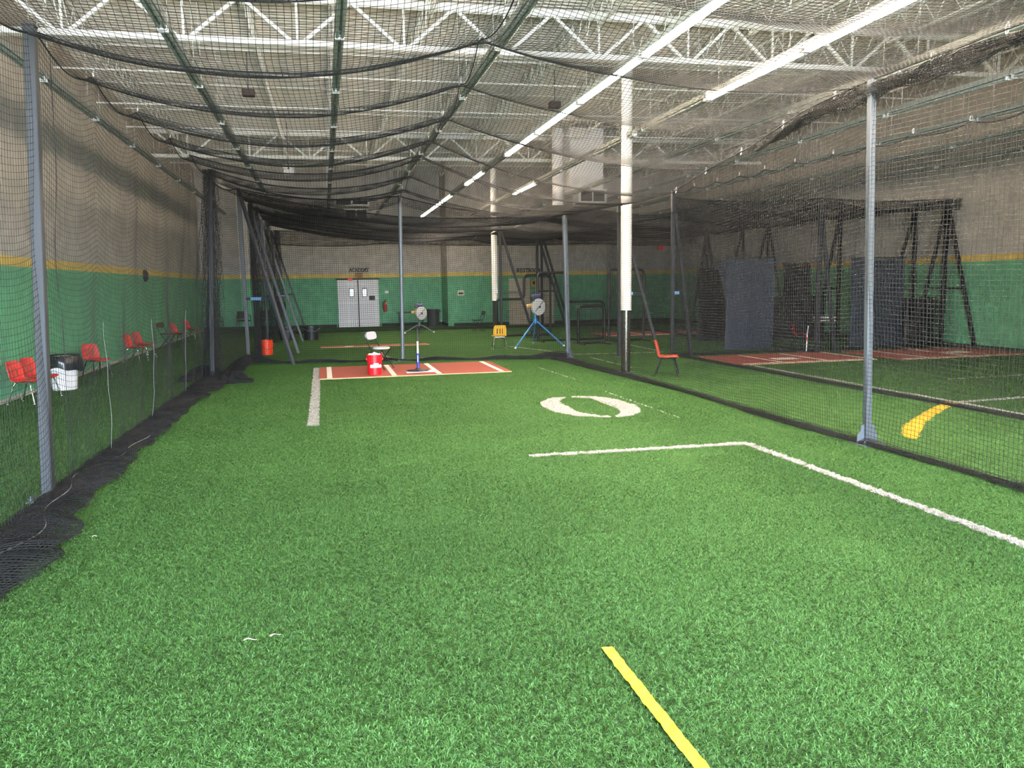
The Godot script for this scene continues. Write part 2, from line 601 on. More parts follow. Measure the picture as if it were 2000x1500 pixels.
func fixture(label: String, lit: bool, at: Vector3, group: String) -> Node3D:
	var t := thing("strip_light", label, "light", at, 0.0, group)
	var L := 2.40
	var hb := MB.new()
	# sheet-steel channel with sloping sides
	var pr := PackedVector2Array([Vector2(-0.055, -0.02), Vector2(0.055, -0.02), Vector2(0.045, 0.055), Vector2(-0.045, 0.055)])
	hb.slab(pr, L, Transform3D(Basis(), Vector3(0, 0, -L)))
	part("housing", hb, M.steel_white if lit else M.fixture_enamel, t)
	for s in [-0.028, 0.028]:
		var tb := MB.new()
		tb.tube([Vector3(s, -0.046, -0.05), Vector3(s, -0.046, -L + 0.05)], 0.019, 10)
		part("tube", tb, M.tube_light if lit else M.tube_unlit, t)
	for z in [-0.03, -L + 0.03]:
		var sk := MB.new()
		sk.box(Vector3(0, -0.043, z), Vector3(0.10, 0.05, 0.03), 0.004)
		part("socket", sk, M.white_plastic, t)
	for z in [-0.3, -L + 0.3]:
		var hw := MB.new()
		hw.tube([Vector3(0, 0.05, z), Vector3(0, DECK - 0.01 + at.x * SLOPE - at.y, z)], 0.004, 5)
		part("hanger_wire", hw, M.clip, t)
	if lit:
		var al := AreaLight3D.new()
		al.name = "lamp"
		al.area_size = Vector2(0.10, L - 0.1)
		al.light_energy = TUBE_LIGHT
		al.light_color = Color(1.0, 0.93, 0.84)
		al.shadow_enabled = true
		al.area_range = 40.0
		t.add_child(al)
		al.position = Vector3(0, -0.075, -L * 0.5)
		al.rotation_degrees = Vector3(-90, 0, 0)
	return t

func nth(k: int) -> String:
	return ["first", "second", "third", "fourth", "fifth", "sixth", "seventh", "eighth", "ninth", "tenth", "eleventh", "twelfth", "thirteenth", "fourteenth", "fifteenth", "sixteenth"][k]

func build_lights() -> void:
	var step := 2.44
	var names := {-5: "row beside the long green wall", -4: "second row from the green wall", -3: "third row from the green wall", -2: "row above the near cage", -1: "glowing row over the near cage", 0: "row in line with the columns", 1: "first row past the columns", 2: "second row past the columns", 3: "third row past the columns", 4: "row over the far cages", 5: "row nearest the far side wall"}
	var proto := {}
	for row in range(-5, 6):
		var x := 5.79 + row * 1.83
		if row == -5:
			x = -3.45
		var z0 := 3.0
		if row == -1:
			z0 = -9.25 + step * 5
		elif row == 0:
			z0 = -8.62 + step * 5
		for k in 15:
			var z := z0 - k * step
			if z - 2.4 < BACK_RIGHT + 0.6:
				break
			if row == 1 and z - 2.4 < -24.0 and z > -25.2:
				continue
			var lit := false
			if row == -1:
				lit = (k >= 3 and k <= 7) or k in [9, 11, 12, 13, 14]
			elif row == 0:
				lit = (k >= 3 and k <= 5) or k == 10 or k == 14
				if k == 7:
					z -= 0.35
			var y := LAMP_Y + (0.004 * ((row * 7 + k * 5) % 5) - 0.008)
			var label := "%s strip light of the %s, %s from the front" % ["glowing white" if lit else "unlit", names[row], nth(k)]
			var o: Node3D
			if lit or not proto.has(row):
				o = fixture(label, lit, Vector3(x, y, z), "")
				if not lit:
					proto[row] = o
			else:
				o = copy(proto[row], "strip_light", label, Vector3(x, y, z))
			o.set_meta("group", "%s strip lights" % ["glowing" if lit else "unlit"])

# ---------------------------------------------------------------- netting

func along(tab: Array, z: float) -> Vector3:
	# piecewise table of [z, x, y], z falling
	if z >= tab[0][0]:
		return Vector3(tab[0][1], tab[0][2], z)
	for k in tab.size() - 1:
		if z >= tab[k + 1][0]:
			var s: float = (tab[k][0] - z) / (tab[k][0] - tab[k + 1][0])
			return Vector3(lerpf(tab[k][1], tab[k + 1][1], s), lerpf(tab[k][2], tab[k + 1][2], s), z)
	var e: Array = tab[tab.size() - 1]
	return Vector3(e[1], e[2], z)

func dip(marks: Array, z: float, amount: float) -> float:
	# how far a rope hangs between two ties
	for k in marks.size() - 1:
		if z <= marks[k] and z >= marks[k + 1]:
			var s: float = (marks[k] - z) / (marks[k] - marks[k + 1])
			return amount * 4.0 * s * (1.0 - s) * minf(1.0, absf(marks[k] - marks[k + 1]) / 1.6)
	return 0.0

func netting(mb: MB, m: String, parent: Node) -> void:
	var o := part("netting", mb, M[m], parent)
	o.set_meta("kind", "stuff")

func rope(pts: Array, r: float, m: String, parent: Node, called := "edge_rope") -> void:
	var mb := MB.new()
	mb.tube(pts, r, 6)
	part(called, mb, M[m], parent)

func tie(at: Vector3, parent: Node, h := 0.07) -> void:
	var mb := MB.new()
	var pts := []
	for k in 9:
		var a := TAU * k / 8.0
		pts.append(at + Vector3(0.012 * sin(a * 0.5), h * 0.5 * (1.0 - cos(a)) - 0.01, 0.016 * sin(a)))
	mb.tube(pts, 0.005, 5, -1.0, false)
	part("tie", mb, M.clip, parent)

const L_EDGE := [[2.0, -2.24, 3.86], [-7.12, -2.17, 3.84], [-15.85, -1.98, 4.0], [-19.0, -1.84, 4.05]]
const R_EDGE := [[2.0, 5.46, 3.72], [-6.98, 5.48, 3.76], [-8.1, 5.50, 3.72], [-9.4, 5.53, 3.50], [-10.3, 5.54, 3.42], [-11.7, 5.55, 3.20], [-13.2, 5.55, 3.20], [-17.44, 5.55, 3.36]]
const RIDGE := [[2.0, 1.50, 3.98], [-7.25, 1.49, 3.99], [-9.3, 1.60, 3.96], [-13.95, 1.74, 4.06], [-18.31, 1.79, 3.84]]
const TIES := [2.0, -0.6, -2.2, -3.8, -5.5, -7.25, -8.72, -10.45, -12.3, -13.95, -15.85, -17.4, -19.0]
const BACK_LINE := [[-2.12, -15.95, 4.0], [-1.84, -18.85, 4.02], [1.79, -18.31, 3.84], [5.55, -17.44, 3.36]]
const NEAR_Z := -3.4

func back_at(u: float) -> Vector3:
	# a walk along the back of the near cage: floor x, z and the height of the net there
	var lens := [2.91, 3.67, 3.86]
	var d := u * 10.44
	for k in 3:
		if d <= lens[k] or k == 2:
			var s := clampf(d / lens[k], 0.0, 1.0)
			return Vector3(lerpf(BACK_LINE[k][0], BACK_LINE[k + 1][0], s), lerpf(BACK_LINE[k][2], BACK_LINE[k + 1][2], s) - 0.16 * 4.0 * s * (1.0 - s), lerpf(BACK_LINE[k][1], BACK_LINE[k + 1][1], s))
		d -= lens[k]
	return Vector3.ZERO

func build_near_cage_nets() -> void:
	var mesh := 0.048
	var r := 0.0021
	# --- side by the long wall
	var t := thing("cage_net", "black net curtain between the near lane and the long green wall", "net")
	var zl := -16.1
	var mb := MB.new()
	var left := func(u: float, w: float) -> Vector3:
		var z := lerpf(NEAR_Z, zl, u)
		var top := along(L_EDGE, z)
		var sag := dip(TIES, z, 0.17)
		var y := w * (top.y + 0.12) - 0.12 - sag * (0.75 + 0.25 * w)
		var fold := 0.006 * sin(z * 7.3 + 1.2 * sin(z * 1.7)) * (1.0 - 0.7 * w) + 0.06 * wob.get_noise_2d(z * 34.0, y * 20.0)
		var x := lerpf(-2.33, top.x, w) + fold * (1.0 - w * w)
		return Vector3(x, maxf(y, 0.015), z + 0.02 * wob.get_noise_2d(y * 30.0, z * 22.0 + 90.0))
	mb.net(int((NEAR_Z - zl) / mesh), int(3.95 / 0.052), left, 3, 3, r)
	netting(mb, "net_black", t)
	var pts := []
	for k in 81:
		var z := lerpf(NEAR_Z, zl, k / 80.0)
		var p := along(L_EDGE, z)
		pts.append(p - Vector3.UP * dip(TIES, z, 0.17))
	rope(pts, 0.007, "rope_black", t)
	for z in TIES:
		if z < NEAR_Z and z > zl:
			tie(along(L_EDGE, z), t)
	# lacing lines that hang down the curtain
	for z in [-7.5, -8.9, -11.0, -13.6]:
		var q := []
		for k in 26:
			var w := (1.0 if z == -7.5 else 0.40) * (1.0 - k / 25.0)
			q.append(left.call((NEAR_Z - z) / (NEAR_Z - zl), w) + Vector3(0.012, 0, 0.02 * sin(k * 0.7)))
		rope(q, 0.0028, "rope_pale" if z != -7.5 else "rope_black", t, "lacing")
	# skirt gathered on the turf
	var sk := MB.new()
	var skirt := func(u: float, w: float) -> Vector3:
		var z := lerpf(NEAR_Z, zl, u)
		var wide := 0.44 + 0.10 * wob.get_noise_1d(z * 40.0) + 0.14 * smoothstep(-11.0, -15.0, z) + 0.14 * smoothstep(-7.5, -5.5, z)
		var zig := 1.0 - absf(fposmod(w * 6.0, 2.0) - 1.0)
		var x := -2.36 + wide * (zig * (0.75 + 0.25 * sin(z * 2.6 + w * 5.0)) + 0.10 * wob.get_noise_2d(z * 60.0, w * 90.0))
		var y := 0.02 + 0.035 * w + 0.05 * absf(wob.get_noise_2d(z * 70.0 + 50.0, w * 120.0)) + 0.03 * sin(zig * PI)
		return Vector3(x, y, z + 0.06 * sin(w * 11.0 + z))
	sk.net(int((NEAR_Z - zl) / 0.036), 118, skirt, 2, 1, 0.0028)
	var so := part("gathered_skirt", sk, M.net_skirt, t)
	so.set_meta("kind", "stuff")
	var rp := []
	for k in 70:
		var z := lerpf(NEAR_Z, -9.5, k / 69.0)
		rp.append(Vector3(-2.14 + 0.10 * sin(z * 1.9) + 0.05 * sin(z * 5.1), 0.085, z))
	rope(rp, 0.0035, "rope_pale", t, "drawn_rope")
	# --- side towards the other lanes
	t = thing("cage_net", "black net curtain past which the red chair and column stand", "net")
	mb = MB.new()
	var right := func(u: float, w: float) -> Vector3:
		var z := lerpf(NEAR_Z, -17.44, u)
		var top := along(R_EDGE, z)
		var y := w * (top.y + 0.06) - 0.06 - dip([2.0, -2.5, -6.98, -9.0, -11.0, -13.0, -15.0, -17.44], z, 0.05)
		var x := lerpf(5.60, top.x, w) + 0.05 * sin(z * 1.1) * sin(w * PI) + 0.07 * wob.get_noise_2d(z * 26.0 + 400.0, y * 18.0) * (1.0 - w)
		return Vector3(x, maxf(y, 0.012), z + 0.04 * wob.get_noise_2d(y * 26.0 + 300.0, z * 16.0))
	mb.net(int((-17.44 - NEAR_Z) / -mesh), int(3.6 / 0.042), right, 3, 3, 0.0021)
	netting(mb, "net_grey", t)
	pts = []
	for k in 81:
		pts.append(along(R_EDGE, lerpf(NEAR_Z, -17.44, k / 80.0)))
	rope(pts, 0.008, "rope_black", t)
	# net rolled and tied along the top rope
	var roll := MB.new()
	var rolled := func(u: float, w: float) -> Vector3:
		var z := lerpf(NEAR_Z, -9.2, u)
		var p := along(R_EDGE, z)
		var a := w * TAU * 2.0
		var rr := (0.03 + 0.03 * w) * (1.0 + 0.3 * sin(z * 5.0) + 0.25 * sin(z * 11.0 + a * 3.0)) * (1.0 - 0.75 * smoothstep(-7.6, -9.2, z))
		return p + Vector3(cos(a) * rr, -0.10 + sin(a) * rr * 1.5, 0.05 * sin(a + z * 3.0))
	roll.net(int((NEAR_Z + 9.2) / 0.045), 46, rolled, 2, 1, 0.0030)
	var ro := part("rolled_edge", roll, M.net_grey, t)
	ro.set_meta("kind", "stuff")
	for z in [-4.4, -5.4, -6.2, -7.6, -8.6, -9.6, -10.6, -11.6]:
		tie(along(R_EDGE, z) - Vector3.UP * 0.03, t, 0.10)
	sk = MB.new()
	var hem := func(u: float, w: float) -> Vector3:
		var z := lerpf(NEAR_Z, -17.44, u)
		var wide := 0.13 + 0.05 * sin(z * 1.3) + 0.20 * smoothstep(-12.5, -16.0, z) + 0.02 * wob.get_noise_1d(z * 50.0)
		var zig := 1.0 - absf(fposmod(w * 4.0, 2.0) - 1.0)
		return Vector3(5.60 - wide * zig - 0.10 * smoothstep(-13.0, -16.0, z), 0.015 + 0.05 * w * (1.0 - zig * 0.6) + 0.02 * absf(wob.get_noise_2d(z * 80.0, w * 60.0)), z + 0.04 * sin(w * 9.0 + z * 2.0))
	sk.net(int((NEAR_Z + 17.44) / 0.045), 24, hem, 2, 1, 0.0022)
	so = part("gathered_hem", sk, M.net_skirt, t)
	so.set_meta("kind", "stuff")
	# --- roof of the cage
	t = thing("cage_roof_net", "black net roof slung over the near lane below the strip lights", "net")
	mb = MB.new()
	var roof := func(u: float, w: float) -> Vector3:
		var z := lerpf(NEAR_Z, -18.3, w)
		var a := along(L_EDGE, z) - Vector3.UP * dip(TIES, z, 0.17)
		var k := along(RIDGE, z) - Vector3.UP * dip(TIES, z, 0.16)
		var b := along(R_EDGE, z)
		var p: Vector3
		var hang := 0.75 + 0.25 * cos(z * 4.1)
		if u < 0.47:
			var s := u / 0.47
			p = a.lerp(k, s)
			p.y -= (0.27 + 0.05 * hang) * 4.0 * s * (1.0 - s) + dip(TIES, z, 0.06) * sin(s * PI)
		else:
			var s := (u - 0.47) / 0.53
			p = k.lerp(b, s)
			p.y -= (0.16 + 0.06 * hang) * 4.0 * s * (1.0 - s) + dip(TIES, z, 0.05) * sin(s * PI)
		p.z = z + 0.06 * wob.get_noise_2d(p.x * 24.0, z * 14.0)
		p.x += 0.05 * wob.get_noise_2d(p.x * 16.0 + 70.0, z * 26.0)
		return p
	mb.net(int(7.9 / mesh), int((NEAR_Z + 18.3) / mesh), roof, 3, 3, r)
	netting(mb, "net_black", t)
	for z in TIES:
		if z > NEAR_Z or z < -18.2:
			continue
		var w = (NEAR_Z - z) / (NEAR_Z + 18.3)
		var q := []
		for k in 41:
			var p: Vector3 = roof.call(k / 40.0, w)
			p.y -= 0.006
			q.append(p)
		if z != -8.72 and z != -5.5:
			rope(q, 0.0050 if z > -13.0 else 0.013, "rope_black", t, "cross_rope")
		var rk := along(RIDGE, z)
		tie(rk, t, 0.09)
		rope([rk + Vector3(0, 0.06, 0), Vector3(rk.x, 6.2, z)], 0.0028, "rope_black", t, "hanger")
	pts = []
	for k in 81:
		var z := lerpf(NEAR_Z, -18.3, k / 80.0)
		pts.append(along(RIDGE, z) - Vector3.UP * (dip(TIES, z, 0.16) - 0.01))
	rope(pts, 0.006, "rope_black", t, "ridge_rope")
	# --- back of the cage
	t = thing("cage_net", "black net curtain behind the clay-red batting mat", "net")
	mb = MB.new()
	var back := func(u: float, w: float) -> Vector3:
		var b := back_at(u)
		var y := maxf(0.015, w * (b.y + 0.1) - 0.1)
		return Vector3(b.x, y, b.z + 0.05 * sin(b.x * 2.3) * (1.0 - w) + 0.06 * wob.get_noise_2d(b.x * 30.0, y * 22.0))
	mb.net(int(10.44 / mesh), int(3.85 / mesh), back, 3, 3, 0.0027)
	netting(mb, "net_black", t)
	pts = []
	for k in 61:
		var b := back_at(k / 60.0)
		pts.append(Vector3(b.x, b.y, b.z))
	rope(pts, 0.016, "rope_black", t)
	# a second, folded thickness along the top
	mb = MB.new()
	var fold2 := func(u: float, w: float) -> Vector3:
		var b := back_at(lerpf(0.27, 1.0, u))
		return Vector3(b.x, b.y - w * (0.20 + 0.05 * sin(b.x * 1.4)), b.z + 0.05 + 0.02 * sin(b.x * 3.0 + w * 6.0))
	mb.net(190, 9, fold2, 3, 3, 0.0022)
	so = part("folded_top", mb, M.net_black, t)
	so.set_meta("kind", "stuff")
	sk = MB.new()
	var heap := func(u: float, w: float) -> Vector3:
		var b := back_at(u)
		var wide := 0.20 + 0.22 * (1.0 - smoothstep(0.10, 0.42, u)) + 0.05 * wob.get_noise_1d(u * 900.0) + 0.12 * smoothstep(0.85, 0.97, u)
		var high := 0.055 + 0.20 * exp(-pow((u - 0.24) * 12.0, 2.0)) + 0.10 * exp(-pow((u - 0.97) * 14.0, 2.0)) + 0.03 * sin(u * 46.0)
		var zig := 1.0 - absf(fposmod(w * 6.0, 2.0) - 1.0)
		var side := Vector3(0.96, 0, 0.10) if u < 0.28 else Vector3(0, 0, 1)
		return Vector3(b.x, 0.015 + high * (0.25 + 0.75 * w) * (0.6 + 0.4 * sin(zig * PI)) + 0.02 * wob.get_noise_2d(u * 900.0, w * 80.0), b.z) + side * wide * (zig - 0.25)
	sk.net(230, 60, heap, 2, 1, 0.0028)
	so = part("gathered_skirt", sk, M.net_skirt, t)
	so.set_meta("kind", "stuff")
	# --- bundled net where the two curtains meet
	net_bundle("corner bundle of slack black net at the far end of the long curtain", Vector3(-2.16, 0, -15.85), Vector3(-1.99, 4.0, -15.85), 0.20, 120)
	# heap of loose net by the corner
	t = thing("net_heap", "slumped heap of loose black net at the corner of the cage", "net", Vector3(-2.35, 0, -16.0))
	mb = MB.new()
	var lump := func(u: float, w: float) -> Vector3:
		var a := u * TAU
		var rr := 0.42 * sqrt(w) * (1.0 + 0.28 * sin(a * 3.0 + 1.0) + 0.2 * wob.get_noise_2d(cos(a) * 60.0, sin(a) * 60.0 + w * 80.0))
		return Vector3(cos(a) * rr * 1.0, 0.02 + 0.20 * (1.0 - w) * (1.0 + 0.3 * sin(a * 5.0 + w * 9.0)), sin(a) * rr * 1.25)
	mb.net(120, 40, lump, 1, 1, 0.0028)
	so = part("netting", mb, M.net_skirt, t)
	so.set_meta("kind", "stuff")
	mb = MB.new()
	mb.t = Transform3D(Basis(), Vector3(0.62, 0, 0.75))
	var lump2 := func(u: float, w: float) -> Vector3:
		return lump.call(u, w) * Vector3(0.8, 0.8, 0.7) + Vector3(0.62, 0, 0.75)
	mb.t = Transform3D()
	mb.net(100, 34, lump2, 1, 1, 0.0028)
	so = part("netting", mb, M.net_skirt, t)
	so.set_meta("kind", "stuff")

func net_bundle(label: String, a: Vector3, b: Vector3, rad: float, strands: int, called := "net_bundle") -> void:
	var t := thing(called, label, "net")
	var mb := MB.new()
	var L := a.distance_to(b)
	for k in strands:
		var an := k * 2.39996
		var rr := rad * sqrt((k + 0.5) / strands)
		var q := PackedVector3Array()
		for m in 25:
			var s := m / 24.0
			var wide := 0.55 + 0.45 * sin(s * PI) + 0.5 * smoothstep(0.25, 0.0, s)
			q.append(a.lerp(b, s) + Vector3(cos(an + s * 0.9), 0, sin(an + s * 0.9)) * rr * wide * (1.0 + 0.25 * sin(s * 17.0 + k)))
		mb.twine(q, 0.0022)
	for m in int(L / 0.06):
		var s := m * 0.06 / L
		var q := PackedVector3Array()
		for k in 13:
			var an := TAU * k / 12.0
			var wide := 0.55 + 0.45 * sin(s * PI) + 0.5 * smoothstep(0.25, 0.0, s)
			q.append(a.lerp(b, s) + Vector3(cos(an), 0.10 * sin(an * 3.0 + m), sin(an)) * rad * wide * (0.75 + 0.25 * sin(an * 4.0 + m * 1.3)))
		mb.twine(q, 0.0020)
	var o := part("netting", mb, M.net_black, t)
	o.set_meta("kind", "stuff")

# a plain curtain of netting between two floor points
func curtain(label: String, a: Vector3, b: Vector3, h0: float, h1: float, mesh: float, valance: float, m := "net_black", ties := 0.0, sag := 0.14, r := 0.0035) -> Node3D:
	var t := thing("cage_net", label, "net")
	var L := a.distance_to(b)
	var side := (b - a).normalized().cross(Vector3.UP)
	var bays := maxf(1.0, roundf(L / 4.0))
	if ties > 0.0:
		bays = roundf(L / ties)
	var f := func(u: float, w: float) -> Vector3:
		var s := fposmod(u * bays, 1.0)
		var h := lerpf(h0, h1, u) - sag * 4.0 * s * (1.0 - s)
		var y := maxf(0.015, w * (h + 0.08) - 0.08)
		return a.lerp(b, u) + Vector3.UP * y + side * (0.05 * sin(u * L * 1.9) * (1.0 - w) + 0.08 * wob.get_noise_2d(u * L * 24.0 + h0 * 77.0, y * 20.0))
	var mb := MB.new()
	mb.net(int(L / mesh), int(maxf(h0, h1) / mesh), f, 5, 5, r)
	netting(mb, m, t)
	var pts := []
	for k in int(bays) * 8 + 1:
		pts.append(f.call(k / (bays * 8.0), 1.0))
	rope(pts, 0.012, "rope_black", t)
	if ties > 0.0:
		for k in int(bays) + 1:
			tie(f.call(minf(1.0, k / bays), 1.0) + Vector3.UP * 0.01, t, 0.08)
	if valance > 0.0:
		for lay in 4:
			mb = MB.new()
			var g := func(u: float, w: float) -> Vector3:
				var s := fposmod(u * bays, 1.0)
				var h := lerpf(h0, h1, u) - sag * 4.0 * s * (1.0 - s)
				return a.lerp(b, u) + Vector3.UP * (h - w * valance * (0.93 + 0.07 * sin(u * L * 0.9 + lay))) + side * (0.04 + 0.03 * lay + 0.03 * sin(u * L * 2.3 + w * 4.0 + lay * 2.0))
			mb.net(int(L / mesh), int(valance / mesh) + 1, g, 5, 3, 0.0032)
			var o := part("folded_top", mb, M[m], t)
			o.set_meta("kind", "stuff")
		var low := []
		for k in 41:
			var u := k / 40.0
			var s := fposmod(u * bays, 1.0)
			low.append(a.lerp(b, u) + Vector3.UP * (lerpf(h0, h1, u) - sag * 4.0 * s * (1.0 - s) - valance * (0.93 + 0.07 * sin(u * L * 0.9))) + side * 0.06)
		rope(low, 0.018, "rope_black", t, "hem_rope")
	# hem on the turf
	mb = MB.new()
	var hem := func(u: float, w: float) -> Vector3:
		var zig := 1.0 - absf(fposmod(w * 4.0, 2.0) - 1.0)
		return a.lerp(b, u) + side * (0.09 + 0.05 * sin(u * L * 1.3)) * (zig - 0.5) + Vector3.UP * (0.015 + 0.06 * w * (1.0 - 0.5 * zig))
	mb.net(int(L / 0.07), 14, hem, 3, 1, 0.003)
	var ho := part("hem", mb, M[m], t)
	ho.set_meta("kind", "stuff")
	return t

func roof_net(label: String, x0: float, x1: float, z0: float, z1: float, h: Callable, mesh: float, ropes: int) -> void:
	var t := thing("cage_roof_net", label, "net")
	var f := func(u: float, w: float) -> Vector3:
		var p := Vector3(lerpf(x0, x1, u), 0, lerpf(z0, z1, w))
		p.y = h.call(u, w) + 0.05 * wob.get_noise_2d(p.x * 18.0, p.z * 18.0)
		return p
	var mb := MB.new()
	mb.net(int((x1 - x0) / mesh), int((z0 - z1) / mesh), f, 5, 5, 0.0042)
	netting(mb, "net_black", t)
	for k in ropes:
		var w := k / maxf(1.0, ropes - 1.0)
		var q := []
		for m in 31:
			q.append(f.call(m / 30.0, w) - Vector3.UP * 0.01)
		rope(q, 0.016, "rope_black", t, "cross_rope")

func build_far_nets() -> void:
	curtain("scalloped black net divider hung along the white line of the next lane", Vector3(8.42, 0, -5.0), Vector3(8.18, 0, -17.1), 3.76, 3.90, 0.06, 0.0, "net_grey", 0.95, 0.07, 0.0022)
	curtain("dark net curtain across the far end of all back lanes", Vector3(-1.75, 0, -31.0), Vector3(15.8, 0, -31.0), 3.95, 3.95, 0.055, 0.55, "net_black", 0.0, 0.05)
	curtain("dark net curtain hung in front of the grey tarps", Vector3(8.15, 0, -17.0), Vector3(15.85, 0, -16.75), 3.72, 3.80, 0.055, 0.28, "net_black", 0.0, 0.08, 0.0028)
	curtain("black net divider between the lanes with grey tarps", Vector3(11.65, 0, -16.6), Vector3(11.65, 0, -31.0), 3.62, 3.8, 0.07, 0.0, "net_black", 0.0, 0.14, 0.0026)
	roof_net("black net roof over the lanes behind the near cage", -1.8, 5.62, -18.9, -31.0, func(u: float, w: float) -> float: return lerpf(4.0, 3.5, u) + 0.15 * w - 0.30 * 4.0 * u * (1.0 - u) - 0.10 * absf(sin(w * PI * 4.0)), 0.052, 5)
	roof_net("black net roof over the lanes with grey tarps", 5.62, 15.85, -16.9, -31.0, func(u: float, w: float) -> float: return lerpf(3.5, 3.8, u) + 0.12 * w - 0.22 * absf(sin(u * PI * 3.0)) - 0.10 * absf(sin(w * PI * 4.0)), 0.052, 5)
	for d in [["tall bundle of black net on the nearest grey-legged frame", Vector3(-1.66, 0, -20.4), 3.95, 0.10], ["thick black bundle of net behind the blue-taped frame", Vector3(-1.70, 0, -22.6), 3.98, 0.14], ["black bundle of net on the third frame along the back lane", Vector3(-1.62, 0, -25.9), 3.9, 0.16], ["black bundle of net beside the orange bucket", Vector3(-1.55, 0, -29.6), 3.85, 0.18]]:
		net_bundle(d[0], d[1], d[1] + Vector3(0, d[2], 0), d[3], 90)

# ---------------------------------------------------------------- posts and frames

func post(called: String, label: String, a: Vector3, b: Vector3, w: float, m: String, round_tube: bool, gusset := false) -> void:
	var t := thing(called, label, "post", a)
	var d := b - a
	var mb := MB.new()
	if round_tube:
		mb.tube([Vector3.ZERO, d], w * 0.5, 16)
	else:
		mb.bar(Vector3.ZERO, d, w, w, 0.006)
	part("tube", mb, M[m], t)
	var bp := MB.new()
	bp.box(Vector3(0, 0.008, 0), Vector3(0.26, 0.016, 0.26), 0.003)
	part("base_plate", bp, M.galvanised, t)
	for s in [-1.0, 1.0]:
		if gusset:
			var g := MB.new()
			g.slab(PackedVector2Array([Vector2(0.025, 0.0), Vector2(0.125, 0.0), Vector2(0.12, 0.09), Vector2(0.085, 0.14), Vector2(0.08, 0.20), Vector2(0.025, 0.21)]), 0.010, Transform3D(Basis(Vector3(s, 0, 0), Vector3.UP, Vector3(0, 0, s)), Vector3(0, 0.01, 0)))
			part("gusset", g, M.galvanised, t)
		var bo := MB.new()
		bo.lathe([Vector2(0.014, 0.0), Vector2(0.014, 0.02), Vector2(0.008, 0.024), Vector2(0.008, 0.04), Vector2(0, 0.04)], 8, Transform3D(Basis(), Vector3(0.10 * s, 0.016, 0.09)))
		part("bolt", bo, M.galvanised, t)
	var cap := MB.new()
	cap.box(d + Vector3(0, 0.004, 0), Vector3(w * 1.1, 0.012, w * 1.1))
	part("cap", cap, M.frame_dark, t)

func leaning_frame(label: String, base: Vector3, h: float, feet: Array, m: String, w: float, tape: bool, group := "") -> void:
	# an upright with one or two raking legs and a cross bar
	var t := thing("net_support_frame", label, "frame", base, 0.0, group)
	var up := MB.new()
	up.bar(Vector3.ZERO, Vector3(-0.02, h, 0), w, w, 0.005)
	part("upright", up, M[m], t)
	for f in feet:
		var leg := MB.new()
		leg.bar(Vector3(f.x, 0.0, f.z), Vector3(-0.02, h - 0.03, 0.0), w * 0.85, w * 0.85, 0.004)
		part("raking_leg", leg, M[m], t)
		var y := 1.52
		var k := 1.0 - y / h
		var br := MB.new()
		var e := Vector3(f.x * k, y, f.z * k)
		br.bar(Vector3(0, y, 0), e * Vector3(1, 1, 1), 0.05, 0.06, 0.003)
		var b := part("cross_bar", br, M[m], t)
		if tape:
			var tp := MB.new()
			var c0 := Vector3(0, y, 0).lerp(e, 0.22)
			var c1 := Vector3(0, y, 0).lerp(e, 0.60)
			tp.bar(c0, c1, 0.056, 0.066)
			part("tape", tp, M.tape_blue, b, "band of pale blue tape")
	var fp := MB.new()
	fp.box(Vector3(0, 0.008, 0), Vector3(0.2, 0.016, 0.2))
	part("foot_plate", fp, M.galvanised, t)

